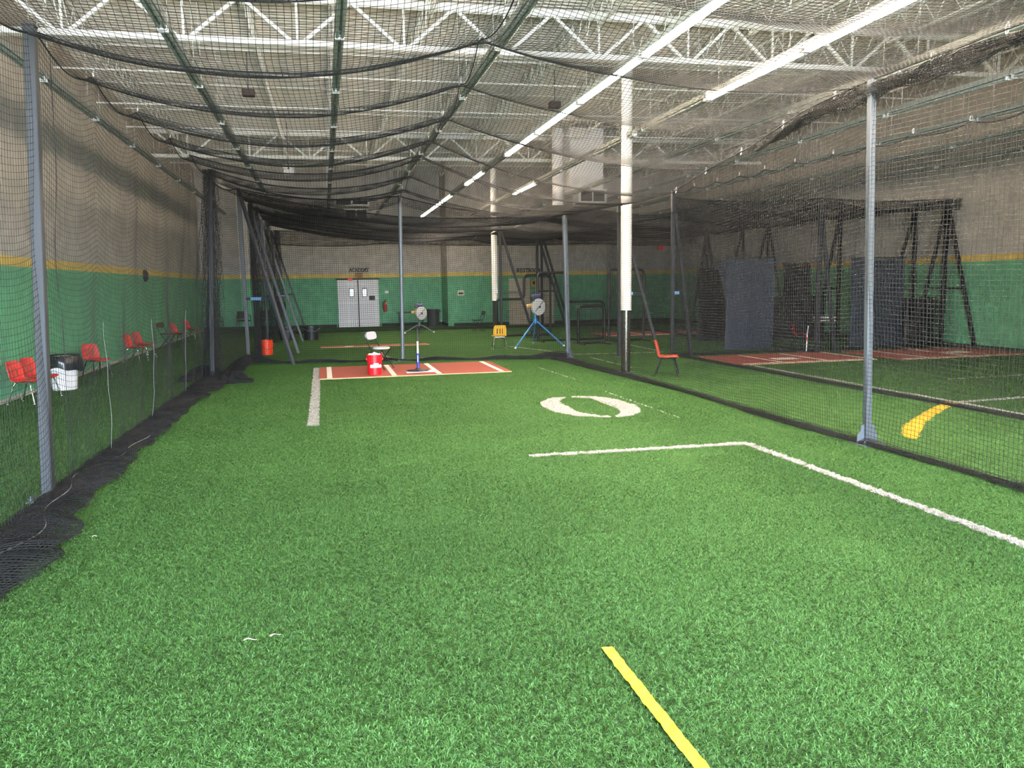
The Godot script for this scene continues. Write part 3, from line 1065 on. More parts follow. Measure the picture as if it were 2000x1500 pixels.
func build_posts() -> void:
	post("net_post", "grey square post leaning in the near curtain by the long wall", Vector3(-2.35, 0, -7.12), Vector3(-2.17, 3.84, -7.12), 0.085, "post_paint", false)
	post("net_post", "grey square post with winged foot plates, near the yellow arc", Vector3(5.61, 0, -6.98), Vector3(5.47, 3.80, -6.98), 0.066, "galvanised", false, true)
	post("net_post", "slim galvanised post behind the batting tee", Vector3(1.77, 0, -18.31), Vector3(1.82, 3.84, -18.31), 0.085, "galvanised", true)
	post("net_post", "galvanised post with winged foot plates beside the blue tripod", Vector3(5.62, 0, -17.44), Vector3(5.54, 3.38, -17.44), 0.10, "galvanised", false, true)
	post("net_post", "post wrapped in bundled net at the far corner of the long curtain", Vector3(-2.17, 0, -15.85), Vector3(-1.98, 4.0, -15.85), 0.085, "post_paint", false)
	leaning_frame("grey net frame with blue tape by the corner of the cage", Vector3(-1.80, 0, -19.33), 4.08, [Vector3(1.06, 0, 1.02)], "post_paint", 0.085, true)
	leaning_frame("grey net frame standing over the orange bucket", Vector3(-1.80, 0, -22.0), 4.0, [Vector3(1.08, 0, 0.42)], "frame_dark", 0.085, false)
	leaning_frame("dark net frame beside the black bins", Vector3(-1.80, 0, -26.1), 3.95, [Vector3(1.09, 0, 0.0)], "frame_dark", 0.08, false)
	leaning_frame("black net frame close to the end wall by the double doors", Vector3(-1.78, 0, -30.8), 3.92, [Vector3(1.1, 0, 0.0)], "frame_black", 0.08, false)
	leaning_frame("grey net frame with blue tape just behind the shiny column", Vector3(6.88, 0, -17.35), 3.56, [Vector3(0.72, 0, 0.75)], "frame_dark", 0.08, true)
	leaning_frame("grey net frame with blue tape between the red chair and the grey tarp", Vector3(8.15, 0, -17.12), 3.92, [Vector3(0.30, 0, 0.42)], "frame_dark", 0.08, true)
	leaning_frame("dark net frame in front of the seat with a red back", Vector3(11.65, 0, -16.43), 3.60, [Vector3(0.58, 0, -0.10)], "frame_dark", 0.09, false)
	leaning_frame("black three-legged net frame by the green far wall", Vector3(15.62, 0, -16.83), 3.74, [Vector3(0.28, 0, 0.82), Vector3(-0.70, 0, -0.20)], "frame_black", 0.09, false)
	leaning_frame("black net frame rising behind the black pads", Vector3(15.62, 0, -17.9), 3.78, [Vector3(-0.75, 0, -0.4)], "frame_black", 0.085, false)
	leaning_frame("black net frame behind the dark hanging panel", Vector3(15.6, 0, -21.0), 3.9, [Vector3(-0.9, 0, 0.1)], "frame_black", 0.085, false)
	leaning_frame("black net frame showing above the grey tarp, with two raking legs", Vector3(15.6, 0, -25.0), 3.9, [Vector3(-1.0, 0, 0.1), Vector3(0.2, 0, 0.9)], "frame_black", 0.085, false)
	leaning_frame("black net frame half hidden above the grey tarp", Vector3(15.55, 0, -26.6), 3.95, [Vector3(-1.0, 0, 0.1)], "frame_black", 0.085, false)
	leaning_frame("black net frame below the red exit sign with two raking legs", Vector3(11.62, 0, -22.0), 3.4, [Vector3(-0.75, 0, 0.3), Vector3(0.35, 0, 0.4)], "frame_black", 0.085, false)
	leaning_frame("black net frame in front of the pale restroom door", Vector3(5.64, 0, -24.6), 3.65, [Vector3(1.05, 0, 0.25)], "frame_black", 0.085, false)
	leaning_frame("black net frame behind the pitching machine head", Vector3(7.55, 0, -27.0), 3.7, [Vector3(1.1, 0, 0.1)], "frame_black", 0.085, false)
	leaning_frame("black net frame beside the screen with the long low arm", Vector3(8.12, 0, -28.4), 3.75, [Vector3(1.1, 0, 0.1)], "frame_black", 0.085, false)

# ---------------------------------------------------------------- chairs

func shell_chair(label: String, shell: String, legs: String, at: Vector3, turn: float, group := "") -> Node3D:
	# moulded school chair, front towards +z
	var t := thing("school_chair", label, "chair", at, turn, group)
	var prof := [Vector2(0.205, 0.335), Vector2(0.19, 0.358), Vector2(0.12, 0.360), Vector2(0.02, 0.350), Vector2(-0.08, 0.348), Vector2(-0.145, 0.362), Vector2(-0.18, 0.40), Vector2(-0.195, 0.46), Vector2(-0.21, 0.54), Vector2(-0.235, 0.62), Vector2(-0.25, 0.665), Vector2(-0.258, 0.668)]
	var wide := [0.165, 0.185, 0.198, 0.20, 0.195, 0.185, 0.178, 0.180, 0.178, 0.165, 0.145, 0.12]
	var nu := 22
	var nv := 15
	var f := func(u: float, w: float) -> Vector3:
		var s := u * 11.0
		var k := mini(int(s), 10)
		var p: Vector2 = prof[k].lerp(prof[k + 1], s - k)
		var hw: float = lerpf(wide[k], wide[k + 1], s - k)
		var x := (w * 2.0 - 1.0)
		var lift := 0.022 * x * x
		var seat := 1.0 - smoothstep(4.5, 6.5, s)
		return Vector3(x * hw, p.y + lift * seat, p.x + lift * (1.0 - seat) * 1.6)
	var slots := func(i: int, j: int) -> bool:
		return i >= 13 and i <= 16 and (j == 4 or j == 7 or j == 10)
	var mb := MB.new()
	mb.sheet(nu, nv, f, 0.008, slots)
	part("shell", mb, M[shell], t)
	var ur := MB.new()
	for s in [-1.0, 1.0]:
		ur.tube([Vector3(0.13 * s, 0.338, 0.15), Vector3(0.13 * s, 0.336, -0.12)], 0.010, 8)
	ur.tube([Vector3(-0.13, 0.334, 0.09), Vector3(0.13, 0.334, 0.09)], 0.009, 8)
	ur.tube([Vector3(-0.13, 0.334, -0.08), Vector3(0.13, 0.334, -0.08)], 0.009, 8)
	part("under_frame", ur, M[legs], t)
	for s in [-1.0, 1.0]:
		for z in [[0.13, 0.215], [-0.10, -0.215]]:
			var lg := MB.new()
			lg.tube([Vector3(0.135 * s, 0.338, z[0]), Vector3(0.155 * s, 0.28, lerpf(z[0], z[1], 0.2)), Vector3(0.19 * s, 0.012, z[1])], 0.0115, 10)
			var l := part("leg", lg, M[legs], t)
			var gl := MB.new()
			gl.lathe([Vector2(0.0, 0.0), Vector2(0.017, 0.0), Vector2(0.015, 0.014), Vector2(0.0, 0.02)], 10, Transform3D(Basis(), Vector3(0.19 * s, 0.0, z[1])))
			part("glide", gl, M.white_plastic if legs == "chrome" else M[legs], l)
	return t

func folding_chair(label: String, seat_m: String, frame_m: String, at: Vector3, turn: float, oval: bool) -> Node3D:
	var t := thing("folding_chair", label, "chair", at, turn)
	var st := MB.new()
	var pr := [Vector2(0.0, -0.018), Vector2(0.17, -0.018), Vector2(0.19, -0.006), Vector2(0.19, 0.012), Vector2(0.17, 0.026), Vector2(0.0, 0.03)]
	if oval:
		st.lathe(pr, 28, Transform3D(Basis.from_scale(Vector3(1.0, 1, 0.92)), Vector3(0, 0.44, 0.02)))
	else:
		st.box(Vector3(0, 0.44, 0.02), Vector3(0.38, 0.03, 0.36), 0.012)
	part("seat", st, M[seat_m], t)
	var bk := MB.new()
	var bp := PackedVector2Array()
	for k in 24:
		var a := TAU * k / 24.0
		bp.append(Vector2(signf(cos(a)) * pow(absf(cos(a)), 0.55) * 0.20, signf(sin(a)) * pow(absf(sin(a)), 0.65) * 0.085))
	bk.slab(bp, 0.035, Transform3D(Basis(Vector3(1, 0, 0), -0.22), Vector3(0, 0.70, -0.245)))
	part("backrest", bk, M[seat_m], t)
	for s in [-1.0, 1.0]:
		var x: float = 0.19 * s
		var a := MB.new()
		a.tube([Vector3(x, 0.77, -0.24), Vector3(x, 0.62, -0.215), Vector3(x, 0.44, -0.14), Vector3(x, 0.0, 0.20)], 0.011, 8)
		part("front_leg", a, M[frame_m], t)
		var b := MB.new()
		b.tube([Vector3(x * 0.9, 0.43, 0.15), Vector3(x * 0.9, 0.0, -0.22)], 0.011, 8)
		part("rear_leg", b, M[frame_m], t)
	for e in [[0.10, 0.122], [0.12, -0.118]]:
		var c := MB.new()
		c.tube([Vector3(-0.18, e[0], e[1]), Vector3(0.18, e[0], e[1])], 0.008, 6)
		part("stretcher", c, M[frame_m], t)
	return t

func arm_chair(label: String, at: Vector3, turn: float) -> void:
	var t := thing("stacking_armchair", label, "chair", at, turn)
	var st := MB.new()
	st.box(Vector3(0, 0.44, 0.0), Vector3(0.46, 0.06, 0.44), 0.02)
	part("seat", st, M.black_plastic, t)
	var bk := MB.new()
	bk.sheet(8, 8, func(u: float, w: float) -> Vector3:
		var x := (w - 0.5)
		return Vector3(x * (0.44 - 0.10 * u * u), 0.52 + 0.30 * u, -0.21 - 0.06 * u + 0.10 * x * x * 2.0), 0.035)
	part("backrest", bk, M.black_plastic, t)
	for s in [-1.0, 1.0]:
		var lg := MB.new()
		lg.tube([Vector3(0.25 * s, 0.0, 0.22), Vector3(0.25 * s, 0.55, 0.20), Vector3(0.25 * s, 0.64, 0.14), Vector3(0.25 * s, 0.66, -0.05), Vector3(0.24 * s, 0.60, -0.20)], 0.012, 8)
		part("arm", lg, M.black_metal, t)
		var rl := MB.new()
		rl.tube([Vector3(0.24 * s, 0.0, -0.26), Vector3(0.22 * s, 0.45, -0.20), Vector3(0.20 * s, 0.62, -0.22)], 0.012, 8)
		part("rear_leg", rl, M.black_metal, t)

func build_chairs() -> void:
	var e := PI / 2
	shell_chair("red plastic chair with chrome legs, nearest along the green wall", "red_plastic", "chrome", Vector3(-4.62, 0, -13.55), e - 0.25)
	shell_chair("red plastic chair with chrome legs beside the white trash can", "red_plastic", "chrome", Vector3(-4.62, 0, -14.15), e - 0.28)
	shell_chair("red plastic chair with black legs just past the white trash can", "red_plastic", "black_metal", Vector3(-4.58, 0, -17.25), e - 0.75)
	shell_chair("red plastic chair, nearer of the middle pair by the green wall", "red_plastic", "chrome", Vector3(-4.62, 0, -20.8), e - 0.3)
	shell_chair("red plastic chair, farther of the middle pair by the green wall", "red_plastic", "chrome", Vector3(-4.62, 0, -21.8), e - 0.35)
	folding_chair("dark brown folding chair between the red chairs", "brown_seat", "black_metal", Vector3(-4.60, 0, -25.0), e - 0.3, false)
	shell_chair("red plastic chair beside the brown folding chair", "red_plastic", "black_metal", Vector3(-4.62, 0, -26.9), e - 0.35)
	shell_chair("last red plastic chair in the row by the green wall", "red_plastic", "chrome", Vector3(-4.62, 0, -29.4), e - 0.35)
	shell_chair("orange-red plastic chair standing past the net beside the shiny column", "orange_plastic", "black_metal", Vector3(6.30, 0, -13.45), e - 0.5)
	shell_chair("yellow plastic chair with slotted back seen from behind", "yellow_plastic", "chrome", Vector3(4.68, 0, -20.75), PI - 0.1)
	shell_chair("red chair in the dark lane beside the grey tarps", "red_plastic", "black_metal", Vector3(12.0, 0, -17.6), e - 0.45)
	folding_chair("black folding chair with grey oval seat behind the red bucket", "grey_vinyl_seat", "black_metal", Vector3(1.13, 0.028, -16.45), e - 0.6, true)
	folding_chair("dark folding chair in side view by the small wall sign", "black_plastic", "black_metal", Vector3(5.75, 0, -29.2), -e + 0.1, false)
	arm_chair("black armchair nearest the corner behind the cage", Vector3(-4.35, 0, -33.6), e * 0.8)
	arm_chair("black armchair second from the corner behind the cage", Vector3(-3.3, 0, -34.1), 0.35)
	arm_chair("black armchair behind the black net bundles", Vector3(-2.45, 0, -34.3), 0.1)
	# low bench by the tall dark bin
	var t := thing("folding_table", "low dark folding table against the end wall behind the far machine", "table", Vector3(3.75, 0, -34.3))
	var mb := MB.new()
	mb.box(Vector3(0, 0.62, 0), Vector3(1.25, 0.035, 0.5), 0.008)
	part("table_top", mb, M.dark_grey_plastic, t)
	for s in [-1.0, 1.0]:
		for z in [-0.18, 0.18]:
			var lg := MB.new()
			lg.tube([Vector3(0.55 * s, 0.61, z), Vector3(0.48 * s, 0.0, z * 1.1)], 0.014, 8)
			part("leg", lg, M.black_metal, t)

# ---------------------------------------------------------------- lane gear

func bucket(label: String, m: String, at: Vector3, h: float, r: float, turn := 0.0) -> Node3D:
	var t := thing("bucket", label, "bucket", at, turn)
	var mb := MB.new()
	var k := r
	mb.lathe([Vector2(0, 0), Vector2(k * 0.86, 0.0), Vector2(k * 0.88, 0.01), Vector2(k * 0.95, h * 0.70), Vector2(k, h * 0.705), Vector2(k, h * 0.735), Vector2(k * 0.96, h * 0.74), Vector2(k * 0.965, h * 0.80), Vector2(k * 1.01, h * 0.805), Vector2(k * 1.01, h * 0.83), Vector2(k * 0.97, h * 0.835), Vector2(k * 0.985, h * 0.96), Vector2(k * 1.03, h * 0.965), Vector2(k * 1.03, h), Vector2(k * 0.95, h), Vector2(k * 0.84, 0.02), Vector2(0, 0.02)], 36)
	part("pail", mb, M[m], t)
	var hd := MB.new()
	var pts := []
	for s in 17:
		var a := PI * s / 16.0
		pts.append(Vector3(cos(a) * k * 1.05, h * 0.77 - sin(a) * h * 0.36, sin(a) * k * 0.42 + k * 0.72 * sin(a)))
	hd.tube(pts, 0.0035, 6)
	part("wire_handle", hd, M.black_metal, t)
	for s in [-1.0, 1.0]:
		var ear := MB.new()
		ear.box(Vector3(k * 1.03 * s, h * 0.77, 0), Vector3(0.025, 0.04, 0.05), 0.006)
		part("handle_ear", ear, M[m], t)
	return t

func curved_label(t: Node3D, r: float, y0: float, y1: float, a0: float, a1: float, m: String, called := "label") -> void:
	var mb := MB.new()
	mb.sheet(18, 2, func(u: float, w: float) -> Vector3:
		var a := lerpf(a0, a1, u)
		var y := lerpf(y0, y1, w)
		return Vector3(sin(a) * r, y, cos(a) * r), 0.0012)
	part(called, mb, M[m], t)

func plate_mat(label: String, x0: float, x1: float, z0: float, z1: float, m: String, stripes: Array) -> void:
	var t := thing("batting_mat", label, "mat", Vector3((x0 + x1) * 0.5, 0, (z0 + z1) * 0.5))
	var hx := (x1 - x0) * 0.5
	var hz := (z0 - z1) * 0.5
	var mb := MB.new()
	mb.box(Vector3(0, 0.014, 0), Vector3(hx * 2, 0.028, hz * 2), 0.006)
	part("mat", mb, M[m], t)
	var ed := MB.new()
	ed.box(Vector3(0, 0.010, hz + 0.006), Vector3(hx * 2, 0.020, 0.014))
	part("edge_binding", ed, M.mat_edge, t)
	for s in stripes:
		var st := MB.new()
		st.box(Vector3((s[0] + s[1]) * 0.5 - (x0 + x1) * 0.5, 0.0292, (s[2] + s[3]) * 0.5 - (z0 + z1) * 0.5), Vector3(absf(s[1] - s[0]), 0.0016, absf(s[3] - s[2])))
		part("painted_stripe", st, M.white_stripe, t)

func pitching_machine(label: String, at: Vector3, turn: float, h: float, leg_m: String, spread: Array, s: float) -> void:
	var t := thing("pitching_machine", label, "machine", at, turn)
	var apex := Vector3(0, h * 0.63, 0)
	for f in spread:
		var lg := MB.new()
		lg.tube([apex + Vector3(f.x, 0, f.z).normalized() * 0.03, Vector3(f.x, 0.03, f.z)], 0.024 * s, 10)
		var l := part("tripod_leg", lg, M[leg_m], t)
		var ft := MB.new()
		ft.ball(Vector3(f.x, 0.03, f.z), 0.032 * s, 10, 6)
		part("foot", ft, M.white_plastic, l)
	var hub := MB.new()
	hub.lathe([Vector2(0, -0.06), Vector2(0.055 * s, -0.06), Vector2(0.055 * s, 0.06), Vector2(0.03 * s, 0.08), Vector2(0.028 * s, 0.26 * s), Vector2(0, 0.26 * s)], 16, Transform3D(Basis(), apex))
	part("hub", hub, M[leg_m], t)
	var c := apex + Vector3(0.07, 0.40 * s, 0.05)
	var tilt := Basis(Vector3.UP, 0.25) * Basis(Vector3(1, 0, 0), PI / 2)
	var wh := MB.new()
	wh.lathe([Vector2(0, -0.06), Vector2(0.20, -0.06), Vector2(0.215, -0.04), Vector2(0.215, 0.04), Vector2(0.20, 0.055), Vector2(0.06, 0.065), Vector2(0.05, 0.085), Vector2(0, 0.085)], 32, Transform3D(tilt.scaled_local(Vector3(s, s, s * 1.12)), c))
	var w := part("wheel", wh, M.wheel_cover, t)
	var ax := MB.new()
	ax.lathe([Vector2(0.028 * s, 0.08 * s), Vector2(0.028 * s, 0.11 * s), Vector2(0, 0.115 * s)], 12, Transform3D(tilt, c))
	part("axle_cap", ax, M.black_metal, w)
	var sl := MB.new()
	sl.bar(c + tilt * Vector3(-0.14 * s, 0.09 * s, 0.12 * s), c + tilt * Vector3(0.12 * s, 0.09 * s, -0.16 * s), 0.02, 0.012)
	part("guard_bar", sl, M.dark_grey_plastic, w)
	var mo := MB.new()
	mo.lathe([Vector2(0, -0.13 * s), Vector2(0.065 * s, -0.13 * s), Vector2(0.075 * s, -0.11 * s), Vector2(0.075 * s, 0.11 * s), Vector2(0.06 * s, 0.13 * s), Vector2(0, 0.13 * s)], 20, Transform3D(Basis(Vector3(0, 0, 1), PI / 2), c + Vector3(-0.06, 0.285 * s, -0.02)))
	part("motor", mo, M.navy, t)
	var bx := MB.new()
	bx.box(c + Vector3(-0.17 * s, 0.25 * s, 0.02), Vector3(0.12, 0.14, 0.14) * s, 0.015)
	part("control_box", bx, M.black_plastic, t)
	var ch := MB.new()
	var tr := []
	for k in 7:
		tr.append(c + Vector3(-0.14 - 0.07 * k * 0.5, 0.06 - 0.006 * k, 0.03) * s)
	ch.tube(tr, 0.045 * s, 12, 0.055 * s)
	part("ball_chute", ch, M.tan_board, t)
	var fr := MB.new()
	fr.bar(apex + Vector3(0, 0.2 * s, 0), c + Vector3(-0.06, 0.24 * s, -0.03), 0.04, 0.05)
	part("frame", fr, M.galvanised, t)

func tube_path(pts: Array, r: float, bend: float) -> Array:
	var out := [pts[0]]
	for k in range(1, pts.size() - 1):
		var a: Vector3 = (pts[k - 1] - pts[k]).normalized()
		var b: Vector3 = (pts[k + 1] - pts[k]).normalized()
		for m in 7:
			var s := m / 6.0
			var p: Vector3 = pts[k] + a * bend * (1.0 - s) * (1.0 - s) + b * bend * s * s
			out.append(p)
	out.append(pts[pts.size() - 1])
	return out

func screen(label: String, at: Vector3, turn: float, outline: Array, called := "pitching_screen") -> void:
	# padded tube frame in the x-y plane filled with net
	var t := thing(called, label, "screen", at, turn)
	var fr := MB.new()
	fr.tube(tube_path(outline, 0.03, 0.16), 0.042, 10)
	part("frame", fr, M.frame_black, t)
	var poly := PackedVector2Array()
	for p in outline:
		poly.append(Vector2(p.x, p.y))
	var mb := MB.new()
	var lo := Vector2(9, 9)
	var hi := Vector2(-9, -9)
	for p in poly:
		lo = lo.min(p)
		hi = hi.max(p)
	for ax in 2:
		var q := lo[ax]
		while q < hi[ax]:
			q += 0.055
			var run := PackedVector3Array()
			for k in 41:
				var s: float = lerpf(lo[1 - ax], hi[1 - ax], k / 40.0)
				var p := Vector2(q, s) if ax == 0 else Vector2(s, q)
				if Geometry2D.is_point_in_polygon(p, poly):
					run.append(Vector3(p.x, p.y, 0.03 * sin(p.x * 3.0) * sin(p.y * 2.0)))
				elif run.size() > 1:
					mb.twine(run, 0.003)
					run = PackedVector3Array()
				else:
					run = PackedVector3Array()
			if run.size() > 1:
				mb.twine(run, 0.003)
	var o := part("netting", mb, M.net_black, t)
	o.set_meta("kind", "stuff")
	for x in [lo.x + 0.03, hi.x - 0.03]:
		var ft := MB.new()
		ft.tube([Vector3(x, 0.03, -0.55), Vector3(x, 0.03, 0.55)], 0.024, 8)
		part("foot_bar", ft, M.frame_black, t)

func hanging_tarp(label: String, x0: float, x1: float, z: float, h: float, m: String, flap: bool) -> void:
	var t := thing("tarp", label, "tarp", Vector3((x0 + x1) * 0.5, 0, z))
	var hw := (x1 - x0) * 0.5
	var mb := MB.new()
	mb.sheet(26, 22, func(u: float, w: float) -> Vector3:
		var x := lerpf(-hw, hw, u)
		var y := 0.02 + (h - 0.02) * w
		return Vector3(x + 0.02 * sin(y * 2.0), y - 0.03 * sin(u * PI) * w, 0.035 * sin(u * 5.0 + 0.6 * w) * (1.1 - 0.6 * w) + 0.008 * sin(u * 17.0 + w * 2.0)), 0.006)
	part("sheet", mb, M[m], t)
	if flap:
		var fl := MB.new()
		fl.sheet(8, 10, func(u: float, w: float) -> Vector3:
			var reach := 0.40 * (1.0 - w) * u
			return Vector3(-hw - reach, h - 1.05 * w - 0.10 * u * (1.0 - w), 0.02 + 0.22 * u * (1.0 - w)), 0.005)
		part("folded_corner", fl, M[m], t)
	var rd := MB.new()
	rd.tube([Vector3(-hw - 0.03, h + 0.01, 0), Vector3(hw + 0.03, h + 0.01, 0)], 0.014, 8)
	part("top_bar", rd, M.frame_dark, t)
	for s in [-1.0, 1.0]:
		var rp := MB.new()
		rp.tube([Vector3(hw * 0.9 * s, h + 0.01, 0), Vector3(hw * 0.9 * s, 3.6, 0.0)], 0.005, 5)
		part("hanging_rope", rp, M.rope_black, t)

func pad_block(label: String, at: Vector3, size: Vector3, n: int) -> void:
	var t := thing("pad", label, "pad", at)
	for k in n:
		var mb := MB.new()
		var w := size.x / n
		mb.box(Vector3(-size.x * 0.5 + w * (k + 0.5), size.y * 0.5, 0.02 * (k % 2)), Vector3(w - 0.01, size.y, size.z), 0.03)
		part("panel", mb, M.pad_black, t)

func build_lane_gear() -> void:
	plate_mat("clay-red batting mat with white stripes behind the slim post", -0.15, 3.65, -15.08, -17.25, "clay_mat", [[0.00, 0.10, -15.1, -17.23], [1.24, 1.34, -15.1, -17.23], [2.13, 2.23, -15.1, -17.23], [3.40, 3.50, -15.1, -17.23]])
	plate_mat("thin red mat lying far back beyond the cage", -0.15, 3.05, -23.1, -23.55, "clay_mat", [[0.55, 0.80, -23.12, -23.3]])
	plate_mat("clay-red batting mat with white box lines in the lane of the grey tarps", 8.55, 11.85, -14.55, -16.5, "clay_mat", [[8.57, 11.83, -14.57, -14.63], [9.5, 9.58, -14.65, -16.4], [10.6, 10.68, -14.65, -16.4], [11.7, 11.78, -14.65, -16.4], [9.75, 10.35, -15.1, -15.5]])
	plate_mat("clay-red batting mat by the green far wall", 12.3, 15.75, -14.3, -16.35, "clay_mat", [[12.32, 15.7, -14.32, -14.38], [13.0, 13.08, -14.4, -16.3], [14.1, 14.18, -14.4, -16.3], [14.3, 14.9, -15.0, -15.4]])
	plate_mat("long clay-red mat deep in the lanes behind the red chair", 9.2, 15.4, -24.2, -26.0, "clay_mat", [[9.22, 15.38, -24.22, -24.3], [10.5, 10.58, -24.3, -25.9], [12.5, 12.58, -24.3, -25.9]])
	# red bucket of balls
	var b := bucket("red bucket full of white baseballs on the batting mat", "bucket_red", Vector3(0.93, 0.029, -15.42), 0.40, 0.155, 0.1)
	curved_label(b, 0.1455, 0.145, 0.205, -0.80, 0.98, "label_white")
	curved_label(b, 0.1462, 0.205, 0.235, -0.28, 0.38, "label_white")
	var i := 0
	for p in [[0.0, 0.0, 0.425], [0.09, 0.0, 0.395], [0.045, 0.078, 0.40], [-0.045, 0.078, 0.39], [-0.09, 0.0, 0.40], [-0.045, -0.078, 0.395], [0.045, -0.078, 0.40]]:
		var o := MB.new()
		o.ball(Vector3.ZERO, 0.037, 16, 10)
		var seam := MB.new()
		var pts := []
		for k in 33:
			var a := TAU * k / 32.0
			pts.append(Vector3(cos(a), 0.45 * sin(2.0 * a), sin(a)).normalized() * 0.0372)
		seam.tube(pts, 0.0012, 4, -1.0, false)
		var ball := thing("baseball", "white baseball heaped in the red bucket", "ball", Vector3(0.93 + p[0], p[2] + 0.015, -15.42 + p[1]), i * 1.7, "baseballs in the red bucket")
		part("cover", o, M.ball_white, ball)
		part("seam", seam, M.extinguisher_red, ball)
		i += 1
	bucket("orange-red bucket standing behind the cage corner", "bucket_orange", Vector3(-1.52, 0, -21.35), 0.40, 0.165, 0.35)
	# batting tee
	var t := thing("batting_tee", "batting tee with blue and white stem on a home plate", "tee", Vector3(1.82, 0.031, -15.55))
	var hp := MB.new()
	hp.slab(PackedVector2Array([Vector2(-0.26, -0.12), Vector2(0.34, -0.12), Vector2(0.34, 0.08), Vector2(0.04, 0.24), Vector2(-0.26, 0.08)]), 0.018, Transform3D(Basis(Vector3(1, 0, 0), -PI / 2), Vector3(0, 0, 0)))
	part("home_plate", hp, M.white_stripe, t)
	var bs := MB.new()
	bs.lathe([Vector2(0, 0.018), Vector2(0.225, 0.018), Vector2(0.235, 0.026), Vector2(0.20, 0.045), Vector2(0.06, 0.060), Vector2(0.035, 0.085), Vector2(0, 0.085)], 32, Transform3D(Basis.from_scale(Vector3(1, 1, 0.72)), Vector3(-0.02, 0, 0)))
	part("rubber_base", bs, M.rubber, t)
	for e in [["lower_stem", 0.07, 0.38, 0.028, "royal_blue"], ["stem_band", 0.20, 0.32, 0.029, "white_plastic"], ["upper_stem", 0.37, 0.62, 0.018, "white_plastic"], ["ball_holder", 0.62, 0.86, 0.017, "rubber"]]:
		var s := MB.new()
		if e[0] == "stem_band":
			s.box(Vector3(-0.016, 0.27, 0.024), Vector3(0.018, 0.13, 0.012), 0.003)
		else:
			s.tube([Vector3(-0.01, e[1], 0), Vector3(-0.01, e[2], 0)], e[3], 14)
		part(e[0], s, M[e[4]], t)
	var cup := MB.new()
	cup.lathe([Vector2(0.016, 0.84), Vector2(0.022, 0.86), Vector2(0.028, 0.885), Vector2(0.024, 0.885), Vector2(0.015, 0.86)], 14, Transform3D(Basis(), Vector3(-0.01, 0, 0)))
	part("cup", cup, M.rubber, t)
	pitching_machine("pitching machine with a round pale wheel on a blue tripod", Vector3(5.85, 0, -21.2), 0.0, 1.16, "tripod_blue", [Vector3(-0.76, 0, 0.66), Vector3(0.73, 0, 0.35), Vector3(0.25, 0, -1.2)], 1.0)
	pitching_machine("far pitching machine on a low splayed grey tripod by the end wall", Vector3(3.50, 0, -29.3), 0.0, 0.52, "galvanised", [Vector3(-0.58, 0, 0.3), Vector3(0.52, 0, 0.2), Vector3(0.1, 0, -0.7)], 1.05)
	screen("L-shaped black screen with its low arm towards the column", Vector3(6.65, 0, -25.6), 0.0, [Vector3(0.95, 0.03, 0), Vector3(0.95, 2.08, 0), Vector3(0.02, 2.08, 0), Vector3(0.02, 1.28, 0), Vector3(-0.95, 1.28, 0), Vector3(-0.95, 0.03, 0), Vector3(0.95, 0.03, 0)])
	screen("tall L-shaped black screen with a long low arm", Vector3(7.20, 0, -22.9), 0.0, [Vector3(-0.80, 0.03, 0), Vector3(-0.80, 2.12, 0), Vector3(0.16, 2.12, 0), Vector3(0.16, 1.22, 0), Vector3(1.35, 1.22, 0), Vector3(1.35, 0.03, 0), Vector3(-0.80, 0.03, 0)])
	screen("tall round-cornered black screen behind the shiny column", Vector3(8.98, 0, -22.1), 0.0, [Vector3(-0.56, 0.03, 0), Vector3(-0.56, 2.18, 0), Vector3(0.58, 2.18, 0), Vector3(0.58, 0.03, 0), Vector3(-0.56, 0.03, 0)])
	screen("small low square catching net with white sleeves on its legs", Vector3(7.60, 0, -21.4), 0.0, [Vector3(-0.40, 0.03, 0), Vector3(-0.40, 1.12, 0), Vector3(0.42, 1.12, 0), Vector3(0.42, 0.03, 0), Vector3(-0.40, 0.03, 0)], "catch_net")
	hanging_tarp("pale grey vinyl tarp with a turned-out corner", 9.98, 11.38, -17.9, 2.36, "tarp_grey", true)
	hanging_tarp("slate grey vinyl tarp near the green far wall", 13.28, 14.92, -17.4, 2.32, "tarp_grey", false)
	hanging_tarp("nearly black hanging panel between the two grey tarps", 13.9, 14.9, -21.4, 2.3, "pad_black", false)
	hanging_tarp("black hanging sheet half hidden by the pale grey tarp", 10.9, 12.3, -21.2, 2.2, "pad_black", false)
	pad_block("row of black pads leaning behind the slate tarp", Vector3(15.36, 0, -17.35), Vector3(0.95, 1.28, 0.22), 3)
	pad_block("wide row of black pads in the dark lane", Vector3(13.9, 0, -20.9), Vector3(2.2, 1.32, 0.24), 6)
	# equipment in the dark lane
	var st := thing("ball_stand", "small stand with pale trays above the red chair in the dark lane", "stand", Vector3(12.55, 0, -17.4))
	for y in [0.74, 0.82]:
		var tr := MB.new()
		tr.box(Vector3(0, y, 0), Vector3(0.46, 0.035, 0.30), 0.008)
		part("tray", tr, M.white_plastic, st)
	for s in [-1.0, 1.0]:
		var lg := MB.new()
		lg.tube([Vector3(0.18 * s, 0.0, 0.1), Vector3(0.18 * s, 0.84, 0.0)], 0.014, 8)
		part("leg", lg, M.black_metal, st)
	var bt := thing("batting_tee", "thin tee with a white foot leaning by the dark lane frame", "tee", Vector3(11.55, 0, -16.7))
	var s1 := MB.new()
	s1.tube([Vector3(0, 0.02, 0), Vector3(0.03, 0.66, 0)], 0.014, 8)
	part("stem", s1, M.white_plastic, bt)
	var s2 := MB.new()
	s2.tube([Vector3(0.012, 0.30, 0), Vector3(0.016, 0.38, 0)], 0.018, 8)
	part("red_grip", s2, M.bucket_red, bt)
	var s3 := MB.new()
	s3.lathe([Vector2(0, 0), Vector2(0.16, 0), Vector2(0.15, 0.02), Vector2(0, 0.03)], 20)
